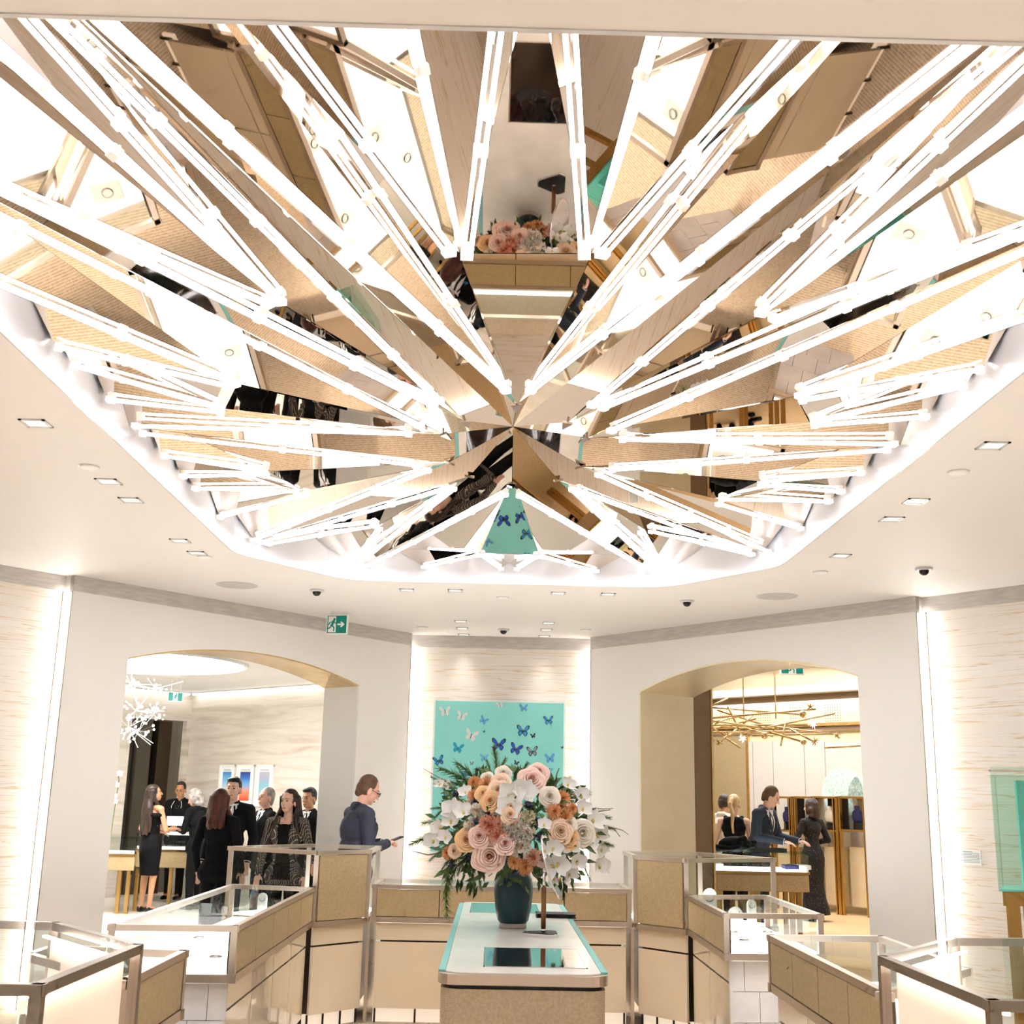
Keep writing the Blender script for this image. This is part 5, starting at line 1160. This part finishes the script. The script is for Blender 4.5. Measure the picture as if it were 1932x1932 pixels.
def person(label, x, y, face, h=1.75, skin='skin_light', head=(0, 0), lean=0., arms=None, hair=None, top=None, legs=None, female=False, group=None, shoes='shoe_black', extra=None, grip=(.5, .5), lips='lip_red', stance=.09, bulk=1.):
    """face: heading of the body in degrees (0 looks away from the camera along +y, 90 looks to -x, 180 looks at the camera)"""
    s = h / 1.75; t = thing('person', label, 'person', (x, y, 0), group, math.radians(face)); t.scale = (s, s, s); g_ = bulk
    pv = V((0, 0, .96)); Rl = Matrix.Rotation(-math.radians(lean), 3, 'X')
    def B(p): p = V(p); return pv + Rl @ (p - pv) if p.z > .9 else p          # leaning upper body
    hy, hp = math.radians(head[0]), math.radians(head[1]); Rh = Rl @ Matrix.Rotation(hy, 3, 'Z') @ Matrix.Rotation(hp, 3, 'X'); hpv = B((0, 0, 1.50))
    def Hd(p): return hpv + Rh @ (V(p) - V((0, 0, 1.50)))
    k = .9 if female else 1.0; shx = .185 * k
    A = arms or {}
    el = {-1: A.get('le', (-.25, -.03, 1.13)), 1: A.get('re', (.25, -.03, 1.13))}; wr = {-1: A.get('lw', (-.25, .08, .90)), 1: A.get('rw', (.25, .08, .90))}
    # --- body
    b = MB()
    b.ell(Hd((0, -.012, 1.652)), (.073, .094, .096), Rh, 14, 10); b.ell(Hd((0, .022, 1.595)), (.058, .068, .088), Rh, 14, 10); b.ell(Hd((0, .062, 1.540)), (.030, .024, .022), Rh)
    b.cap(Hd((0, .088, 1.635)), Hd((0, .108, 1.600)), .010, .014, 8); b.ell(Hd((0, .078, 1.565)), (.026, .018, .010), Rh); b.ell(Hd((0, .072, 1.658)), (.05, .018, .010), Rh)
    for sx in (-1, 1): b.ell(Hd((sx * .078, -.004, 1.605)), (.012, .022, .034), Rh); b.ell(Hd((sx * .034, .060, 1.595)), (.02, .018, .022), Rh)
    b.cap(B((0, -.02, 1.43)), Hd((0, -.008, 1.55)), .056 * k, .052 * k)
    b.cap(B((0, -.01, 1.33)), B((0, 0, 1.20)), .112 * k, .11 * k); b.ell(B((0, 0, 1.28)), (.155 * k, .105, .16), Rl); b.ell(B((0, 0, 1.10)), (.125 * k, .095, .14), Rl); b.ell((0, 0, .95), (.155 if not female else .165, .11, .12))
    for sx in (-1, 1):
        sh = B((sx * shx, -.01, 1.405)); e, w = V(el[sx]), V(wr[sx])
        b.cap(B((sx * .07, -.01, 1.42)), sh, .06 * k, .056 * k); b.cap(sh, e, .05 * k, .042 * k); b.cap(e, w, .042 * k, .028 * k)
        f = (w - e).normalized(); up = V((0, 0, 1)); sd = f.cross(up); sd = sd.normalized() if sd.length > .1 else V((sx, 0, 0)); pn = sd.cross(f).normalized()
        pc = w + f * .045; Rp = Matrix((sd, f, pn)).transposed(); b.ell(pc, (.036, .048, .016), Rp, 10, 8)
        g = grip[0 if sx < 0 else 1]
        for i, (o_, L) in enumerate(((-.027, .070), (-.009, .080), (.009, .076), (.026, .060))):
            p0 = w + f * .078 + sd * o_; d1 = (f - pn * g * .7).normalized(); d2 = (f - pn * g * 1.8).normalized(); p1 = p0 + d1 * L * .55; b.cap(p0, p1, .0088, .008, 8); b.cap(p1, p1 + d2 * L * .5, .008, .0068, 8)
        th = w + f * .02 - sd * sx * .03; td = (f * .8 - sd * sx * .6 - pn * g * .4).normalized(); b.cap(th, th + td * .04, .011, .0095, 8); b.cap(th + td * .04, th + td * .04 + (f - pn * g).normalized() * .03, .0092, .0075, 8)
        kn = V((sx * (stance + .004), .015, .49)); an = V((sx * stance, -.01, .085))
        b.cap((sx * .085, 0, .90), kn, .082, .055); b.cap(kn, an, .052, .036); b.cap(an, (sx * (stance + .01), .10, .03), .034, .026); b.ell((sx * stance, -.03, .04), (.032, .04, .036))
    body = skin_obj('body', b, skin, t, .0085, 3)
    for sx in (-1, 1):
        MB().ell(Hd((sx * .030, .082, 1.632)), (.011, .006, .006), Rh, 8, 6).build('eye', 'eye_dark', t, True, world=False)
        mb = MB(); mb.tube([Hd((sx * (.014 + .011 * i), .092 - .004 * i * i, 1.652 + (.004 if i in (1, 2) else 0))) for i in range(4)], .0032, 5); mb.build('eyebrow', (hair or {}).get('m', 'hair_black') if (hair or {}).get('m') != 'hair_grey' else 'hair_grey', t, world=False)
    MB().tube([Hd((-.022, .087, 1.560)), Hd((0, .097, 1.562)), Hd((.022, .087, 1.560))], .0045, 6).build('lips', lips, t, world=False)
    # --- hair
    if hair:
        hb = MB(); st = hair['style']
        cov = hair.get('cap', 1.0)
        hb.ell(Hd((0, -.022, 1.668)), (.081, .092, .092), Rh, 14, 10)
        if st in ('short', 'bald', 'crop'):
            hb.cap(Hd((0, -.075, 1.62)), Hd((0, -.07, 1.57)), .045, .035); hb.ell(Hd((0, -.03, 1.63)), (.080, .075, .075), Rh)
            if st == 'short': hb.ell(Hd((.012, .035, 1.718)), (.055, .045, .028), Rh); hb.ell(Hd((-.02, .02, 1.722)), (.055, .05, .03), Rh)
        elif st == 'bob':
            hb.ell(Hd((0, -.035, 1.655)), (.098, .108, .108), Rh); hb.ell(Hd((0, -.045, 1.60)), (.106, .10, .115), Rh)
            for sx in (-1, 1): hb.cap(Hd((sx * .078, .0, 1.66)), Hd((sx * .080, -.01, 1.54)), .028, .03)
            hb.cap(Hd((0, -.09, 1.65)), Hd((0, -.09, 1.49)), .07, .06); hb.cap(Hd((-.06, -.06, 1.58)), Hd((.06, -.06, 1.58)), .06); hb.cap(Hd((-.06, -.06, 1.50)), Hd((.06, -.06, 1.50)), .045)
        elif st in ('long', 'mid', 'wavy'):
            L = hair.get('len', .42); rr = random.Random(5); hb.ell(Hd((0, -.03, 1.66)), (.092, .10, .102), Rh)
            for i in range(9):
                a = PI * (i / 8); x0 = .088 * math.cos(a); y0 = -.02 - .085 * math.sin(a); wv = .02 if st == 'wavy' else .008
                pts = [Hd((x0, y0, 1.66)), Hd((x0 * 1.08, y0 * 1.12 - .01, 1.56))]; z = 1.5; n_ = 4
                for j in range(1, n_ + 1): pts.append(B((x0 * (1.25 if st == 'wavy' else 1.0) + rr.uniform(-wv, wv), y0 * 1.2 - .045 + (.10 if i in (0, 8) else 0) + rr.uniform(-wv, wv), 1.52 - L * j / n_ * rr.uniform(.88, 1.05))))
                for j in range(len(pts) - 1): hb.cap(pts[j], pts[j + 1], .036 - .003 * j, .034 - .003 * j, 8)
        elif st == 'pony':
            hb.ell(Hd((0, -.03, 1.66)), (.086, .094, .096), Rh); hb.ell(Hd((0, -.115, 1.66)), (.028, .028, .028), Rh)
            pts = [Hd((0, -.125, 1.66)), Hd((0, -.165, 1.60)), B((.01, -.17, 1.48)), B((.0, -.15, 1.36)), B((.01, -.14, 1.26))]
            for j in range(4): hb.cap(pts[j], pts[j + 1], .034 - .004 * j, .034 - .005 * j, 8)
        hr = skin_obj('hair', hb, hair['m'], t, .009, 2)
        inv = Rh.inverted()
        def inface(c):           # clear the face below the hairline
            q = inv @ (c - hpv) + V((0, 0, 1.50)); lim = hair.get('line', 1.695)
            side = .066 if st not in ('bald',) else .2
            return (q.y > .030 and q.z < lim and abs(q.x) < side + .02 and q.z > 1.46) or (st == 'bald' and q.z > 1.715 and q.y > -.03)
        carve(hr, inface, 'cut', hair['m'], t); [bpy.data.objects.remove(c_) for c_ in list(t.children) if c_.name.startswith('cut')]
    # --- upper clothing
    if top:
        st = top['style']; g = .020 if female else .026; c = MB()
        if st in ('suit', 'jacket', 'open'):
            c.cap(B((0, -.012, 1.315)), B((0, 0, 1.22)), .118 * k + g, .115 * k + g); c.cap(B((-.1, -.025, 1.415)), B((.1, -.025, 1.415)), .06 * k); c.ell(B((0, 0, 1.28)), (.160 * k + g, (.108 + g) * g_, .175), Rl); c.ell(B((0, 0, 1.10)), (.132 * k * g_ + g, (.10 + g) * g_, .17), Rl); c.ell((0, -.005, .93), (.165 + g, (.115 + g) * g_, .14)); c.cap((-.09, 0, .88), (.09, 0, .88), .105 + g * .8)
            for sx in (-1, 1):
                sh = B((sx * (shx + .006), -.012, 1.410)); e, w = V(el[sx]), V(wr[sx]); f = (w - e).normalized()
                c.cap(B((sx * .06, -.008, 1.43)), sh, .075 * k, .068 * k); c.cap(sh, e, .068 * k, .056 * k); c.cap(e, w - f * .012, .056 * k, .043 * k)
            c.cap(B((-.03, -.05, 1.475)), B((.03, -.05, 1.475)), .042)
        elif st in ('dress_off', 'dress_lace', 'tank'):
            zt = {'dress_off': 1.335, 'dress_lace': 1.40, 'tank': 1.36}[st]
            c.cap(B((0, -.005, zt - .1)), B((0, 0, 1.15)), .115 * k + .012, .105 * k + .012); c.ell(B((0, .0, 1.27)), (.150 * k + .012, .105 + .012, .13), Rl); c.ell(B((0, 0, 1.09)), (.118 * k + .012, .092 + .012, .14), Rl); c.ell((0, -.01, .95), (.17 + .010, .118 + .010, .14))
            for sx in (-1, 1): c.ell(B((sx * .062, .075, 1.27)), (.055, .05, .055), Rl)
            if st == 'dress_off':
                for i in range(12):
                    a, b2 = 2 * PI * i / 12, 2 * PI * (i + 1) / 12; c.cap(B((.205 * k * math.cos(a), .115 * math.sin(a) - .005, 1.325)), B((.205 * k * math.cos(b2), .115 * math.sin(b2) - .005, 1.325)), .034, .034, 8)
                c.loft([(1.05, .14, .11, 0), (.97, .175, .132, -.005), (.88, .192, .142, -.008), (.72, .178, .125, 0), (.56, .158, .112, .005), (.46, .152, .108, .005)])
            elif st == 'dress_lace':
                c.cap(B((-.08, -.015, 1.42)), B((.08, -.015, 1.42)), .062); c.cap(B((0, -.02, 1.44)), B((0, -.02, 1.46)), .062)
                c.cap(B((-.1, -.02, 1.385)), B((.1, -.02, 1.385)), .078); c.ell(B((0, -.012, 1.32)), (.155, .125, .12), Rl); c.loft([(1.08, .13, .105, 0), (.97, .178, .135, -.005), (.88, .196, .145, -.008), (.70, .182, .135, 0), (.50, .172, .132, 0), (.34, .180, .150, -.01), (.20, .205, .18, -.03), (.04, .22, .20, -.04)])
                for sx in (-1, 1):
                    sh = B((sx * shx, -.012, 1.405)); e, w = V(el[sx]), V(wr[sx]); f = (w - e).normalized(); c.cap(sh, e, .058, .05); c.cap(e, w, .048, .045); c.cap(w - f * .07, w - f * .01, .05, .075)
            else:
                for sx in (-1, 1): c.cap(B((sx * .10, .0, 1.30)), B((sx * .105, -.02, 1.45)), .05, .035)
                c.cap(B((-.07, -.05, 1.40)), B((.07, -.05, 1.40)), .07); c.cap(B((-.07, -.045, 1.32)), B((.07, -.045, 1.32)), .09)
        o = skin_obj({'suit': 'suit_jacket', 'jacket': 'jacket', 'open': 'jacket', 'tank': 'sleeveless_top'}.get(st, 'dress'), c, top['m'], t, .0105, 3)
        ri = Rl.inverted(); L_ = lambda q: pv + ri @ (q - pv) if q.z > .9 else q
        if st in ('dress_off', 'dress_lace'):         # open hem: drop faces that close the skirt at the bottom
            zz = .50 if st == 'dress_off' else .10
            carve(o, lambda q: q.z < zz, 'cut', top['m'], t)
        if st == 'suit':
            front = lambda q, z0, sl: L_(q).y > .03 and L_(q).z > z0 and abs(L_(q).x) < (L_(q).z - z0) * sl + .004 and L_(q).z < 1.475
            if top.get('tie'): carve(o, lambda q: front(q, 1.12, .26) and abs(L_(q).x) < .016 + .010 * (1.44 - L_(q).z) / .3 and L_(q).z < 1.45, 'tie', top['tie'], t)
            carve(o, lambda q: front(q, 1.13, .24), 'shirt', top.get('shirt', 'shirt_white'), t)
            for sx in (-1, 1):          # lapels
                pts = [(.018, 1.145), (.085, 1.30), (.105, 1.34), (.075, 1.365), (.090, 1.385), (.065, 1.455)]; pin = [(.010, 1.14), (.055, 1.30), (.064, 1.34), (.067, 1.365), (.070, 1.39), (.052, 1.455)]
                yy = lambda z: .128 + .012 - max(0, z - 1.30) * .42
                mb = MB(); a_ = [B((sx * q[0], yy(q[1]), q[1])) for q in pts]; b_ = [B((sx * q[0], yy(q[1]) + .004, q[1])) for q in pin]; dd = B((0, .006, 1.3)) - B((0, 0, 1.3))
                for i in range(5): mb.slab([a_[i], a_[i + 1], b_[i + 1], b_[i]], dd)
                mb.build('lapel', top.get('lapel', top['m']), t, world=False)
            if top.get('pocket'): MB().slab([B((-.115, .128, 1.30)), B((-.065, .138, 1.31)), B((-.07, .138, 1.345)), B((-.09, .133, 1.325)), B((-.105, .13, 1.34))], B((0, .008, 1.3)) - B((0, 0, 1.3))).build('pocket_square', top['pocket'], t, world=False)
            for sx in (-1, 1):
                e, w = V(el[sx]), V(wr[sx]); f = (w - e).normalized(); MB().cyl(w - f * .004, w + f * .012, .036, .035, 14).build('shirt_cuff', 'shirt_white', t, world=False)
        if st == 'open': carve(o, lambda q: L_(q).y > .02 and abs(L_(q).x) < .075 + .02 * math.sin(L_(q).z * 9) and L_(q).z > .86 and L_(q).z < 1.40, 'black_top', 'dress_black', t); carve(o, lambda q: L_(q).y > .0 and abs(L_(q).x) < .06 and L_(q).z >= 1.40, 'cut', 'dress_black', t)
        if st == 'suit' or st == 'jacket': MB().cyl(B((0, .142, 1.085)), B((0, .150, 1.085)), .008, n=10).build('button', 'tie_black', t, world=False)
        [bpy.data.objects.remove(c_) for c_ in list(t.children) if c_.name.startswith('cut')]
    if legs:
        c = MB(); c.ell((0, 0, .93), (.168, .122, .12))
        for sx in (-1, 1):
            kn = V((sx * (stance + .004), .012, .49)); c.cap((sx * .085, 0, .90), kn, .095, .074); c.cap(kn, (sx * stance, -.008, .09), .072, .062)
        skin_obj('trousers', c, legs, t, .012, 3)
    if shoes:
        for sx in (-1, 1):
            c = MB(); c.ell((sx * stance, -.03, .045), (.042, .05, .045)); c.cap((sx * stance, -.02, .035), (sx * (stance + .012), .13, .026), .042, .032)
            if shoes == 'heel': c.cap((sx * stance, -.06, .05), (sx * stance, -.065, .008), .018, .008)
            me = skin_obj('shoe', c, 'shoe_black', t, .011, 2); carve(me, lambda q: q.z < .0, 'cut', 'shoe_black', t); carve(me, lambda q: q.z > .075, 'cut', 'shoe_black', t)
            [bpy.data.objects.remove(c_) for c_ in list(t.children) if c_.name.startswith('cut')]
    if extra: extra(t, B, Hd, Rh)
    return t
def px_x(px, y): return UY(px, 1540, y).x
SW = dict(style='suit', m='suit_black', tie='tie_black')
# left room group
person('woman with long brown hair in an off-shoulder black dress, back to the viewer', px_x(290, 16.9), 16.9, -38, 1.70, 'skin_tan', (-25, 8), 0, dict(re=(.23, .06, 1.12), rw=(.12, .30, 1.13), le=(-.24, -.02, 1.13), lw=(-.15, .24, 1.08)), dict(style='long', m='hair_brown', len=.46), dict(style='dress_off', m='dress_black'), None, True, shoes='heel')
PS = None
def piping(t, B, Hd, Rh):
    for sx in (-1, 1): MB().tube([B((sx * .055, .085, 1.455)), B((sx * .085, .118, 1.38)), B((sx * .060, .142, 1.28)), B((sx * .014, .150, 1.14))], .0035, 5).build('white_piping', 'shirt_white', t, world=False)
    MB().tube([B((.03 * math.cos(a), .128 - .02 * abs(math.cos(a)), 1.39 + .05 * -abs(math.sin(a)) * 1)) for a in [PI * k / 8 for k in range(9)]], .002, 5).build('necklace', 'steel', t, world=False)
person('man in a black blazer with white piping looking down behind the lit desk', px_x(338, 18.95), 18.95, 168, 1.76, 'skin_brown', (8, -16), 0, dict(re=(.24, .04, 1.12), rw=(.12, .28, 1.08), le=(-.24, .04, 1.12), lw=(-.10, .28, 1.08)), dict(style='crop', m='hair_black', line=1.72), dict(style='suit', m='suit_black', shirt='dress_black'), 'suit_black', extra=piping)
person('older woman with short grey hair in a black jacket reading over papers', px_x(377, 17.4), 17.4, 62, 1.66, 'skin_pink', (10, -22), 8, dict(re=(.24, .08, 1.12), rw=(.14, .32, 1.14), le=(-.22, .10, 1.12), lw=(-.08, .34, 1.14)), dict(style='bob', m='hair_grey', line=1.70), dict(style='jacket', m='suit_black'), 'suit_black', True)
person('woman with auburn hair in a black trouser suit, back to the viewer', px_x(416, 12.3), 12.3, -12, 1.645, 'skin_light', (-14, 0), 0, None, dict(style='mid', m='hair_auburn', len=.17), dict(style='jacket', m='suit_black'), 'suit_black', True)
person('man in a dark suit with blue pocket square facing the auburn woman', px_x(437, 13.1), 13.1, 168, 1.775, 'skin_light', (6, 0), 0, None, dict(style='short', m='hair_black', line=1.70), dict(style='suit', m='suit_black', tie='suit_navy', pocket='pocket_blue'), 'suit_black')
person('grey-haired man in a black suit and tie looking left behind the tweed woman', px_x(499, 14.1), 14.1, 125, 1.68, 'skin_pink', (8, 3), 0, None, dict(style='crop', m='hair_grey', line=1.712), SW, 'suit_black')
person('woman with wavy brown hair in a black and white tweed jacket', px_x(543, 11.9), 11.9, 172, 1.655, 'skin_light', (-14, 0), 0, None, dict(style='wavy', m='hair_brown', len=.36, line=1.705), dict(style='open', m='tweed'), 'dress_black', True)
person('young man in a black suit at the inner edge of the left arch', px_x(582, 14.0), 14.0, 140, 1.685, 'skin_tan', (10, -4), 0, None, dict(style='short', m='hair_black', line=1.70), SW, 'suit_black')
def phone(t, B, Hd, Rh):
    R = Matrix.Rotation(.0, 3, 'Z') @ Matrix.Rotation(.35, 3, 'X'); MB().box((.0, .37, 1.20), (.075, .15, .010), R).build('phone', 'black', t, world=False, bevel=.003)
    mb = MB()
    for sx in (-1, 1):
        mb.tube([Hd((sx * .032 + .026 * math.cos(a), .104 - .25 * abs(sx * .032 + .026 * math.cos(a)) * .3, 1.630 + .019 * math.sin(a))) for a in [2 * PI * i / 12 for i in range(13)]], .0028, 5); mb.tube([Hd((sx * .058, .098, 1.635)), Hd((sx * .078, .0, 1.63))], .0028, 5)
    mb.tube([Hd((-.008, .108, 1.634)), Hd((.008, .108, 1.634))], .0025, 5); mb.build('glasses', 'black', t, world=False)
person('man in a navy suit and glasses looking down at his phone', px_x(672, 10.75), 10.75, -62, 1.80, 'skin_pink', (-6, -20), 5, dict(re=(.24, .04, 1.12), rw=(.07, .27, 1.17), le=(-.24, .04, 1.12), lw=(-.07, .27, 1.17)), dict(style='crop', m='hair_ginger', line=1.722), dict(style='suit', m='suit_navy', tie='tie_black'), 'suit_navy', extra=phone, grip=(.8, .8), bulk=1.22)
# right room group
person('man in a dark blue suit and tie leaning over the right desk', px_x(1428, 15.25), 15.25, -128, 1.86, 'skin_pink', (22, -14), 14, dict(re=(.26, .12, 1.14), rw=(.20, .42, 1.10), le=(-.24, .16, 1.14), lw=(-.16, .46, 1.10)), dict(style='crop', m='hair_ginger', line=1.712), dict(style='suit', m='suit_blue', tie='tie_black'), 'suit_blue')
person('blonde woman with a ponytail in a sleeveless black top, back to the viewer', px_x(1384, 15.6), 15.6, -20, 1.72, 'skin_light', (-10, -8), 4, dict(le=(-.25, .0, 1.14), lw=(-.28, .16, .96), re=(.22, .06, 1.12), rw=(.14, .24, 1.0)), dict(style='pony', m='hair_blonde', line=1.70), dict(style='tank', m='dress_black'), 'dress_black', True)
person('man in a white jacket half hidden behind the blonde woman', px_x(1362, 16.3), 16.3, -30, 1.73, 'skin_tan', (-12, -20), 4, dict(le=(-.24, .05, 1.12), lw=(-.2, .26, 1.02), re=(.24, .05, 1.12), rw=(.2, .26, 1.02)), dict(style='crop', m='hair_brown', line=1.71), dict(style='suit', m='jacket_white', tie=None), 'suit_black')
def card(t, B, Hd, Rh): MB().box((-.16, .47, 1.16), (.03, .12, .012), Matrix.Rotation(.2, 3, 'X')).build('phone', 'black', t, world=False)
person('woman with dark bobbed hair in a long black lace dress, back to the viewer', px_x(1530, 17.55), 17.55, 28, 1.70, 'skin_light', (10, -4), 0, dict(le=(-.26, .06, 1.13), lw=(-.22, .32, 1.14), re=(.28, -.04, 1.15), rw=(.16, .16, 1.10)), dict(style='bob', m='hair_brown', line=1.70), dict(style='dress_lace', m='black_lace'), None, True, shoes='heel', extra=card)
person('bald man in a grey shirt beyond the gold cabinets at the right jamb', px_x(1592, 18.3), 18.3, 70, 1.72, 'skin_tan', (0, -12), 4, None, dict(style='bald', m='hair_grey', line=1.7), dict(style='jacket', m='frieze'), 'suit_black') if False else None
# paper held up by the woman at the desk
q = UY(331, 1549, 17.72); t = thing('paper_sheet', 'white paper sheet held up over the lit desk', 'paper', q)
R = Matrix.Rotation(.35, 3, 'Z') @ Matrix.Rotation(.7, 3, 'X')
MB().box(q, (.24, .20, .004), R).build('sheet', 'white_plain', t); MB().box(q + Vector((0, 0, -.006)), (.20, .16, .004), R).build('under_sheet', 'white_plain', t)
# coat heap
cm_ = MB()
for k in range(16): cm_.cap(V((rnd.uniform(-.22, .2), rnd.uniform(-.12, .12), rnd.uniform(.03, .16))), V((rnd.uniform(-.2, .25), rnd.uniform(-.12, .12), rnd.uniform(.03, .12))), rnd.uniform(.025, .05), rnd.uniform(.02, .04))
cm_.ell((0, 0, .09), (.2, .13, .09)); skin_obj('coat_cloth', cm_, 'suit_black', ct, .012, 2)
cm_ = MB().cap((-.25, -.1, .05), (-.1, -.14, .04), .04, .03); cm_.cap((-.1, -.14, .04), (.0, -.15, .06), .03); skin_obj('sleeve', cm_, 'suit_black', ct, .012, 2)
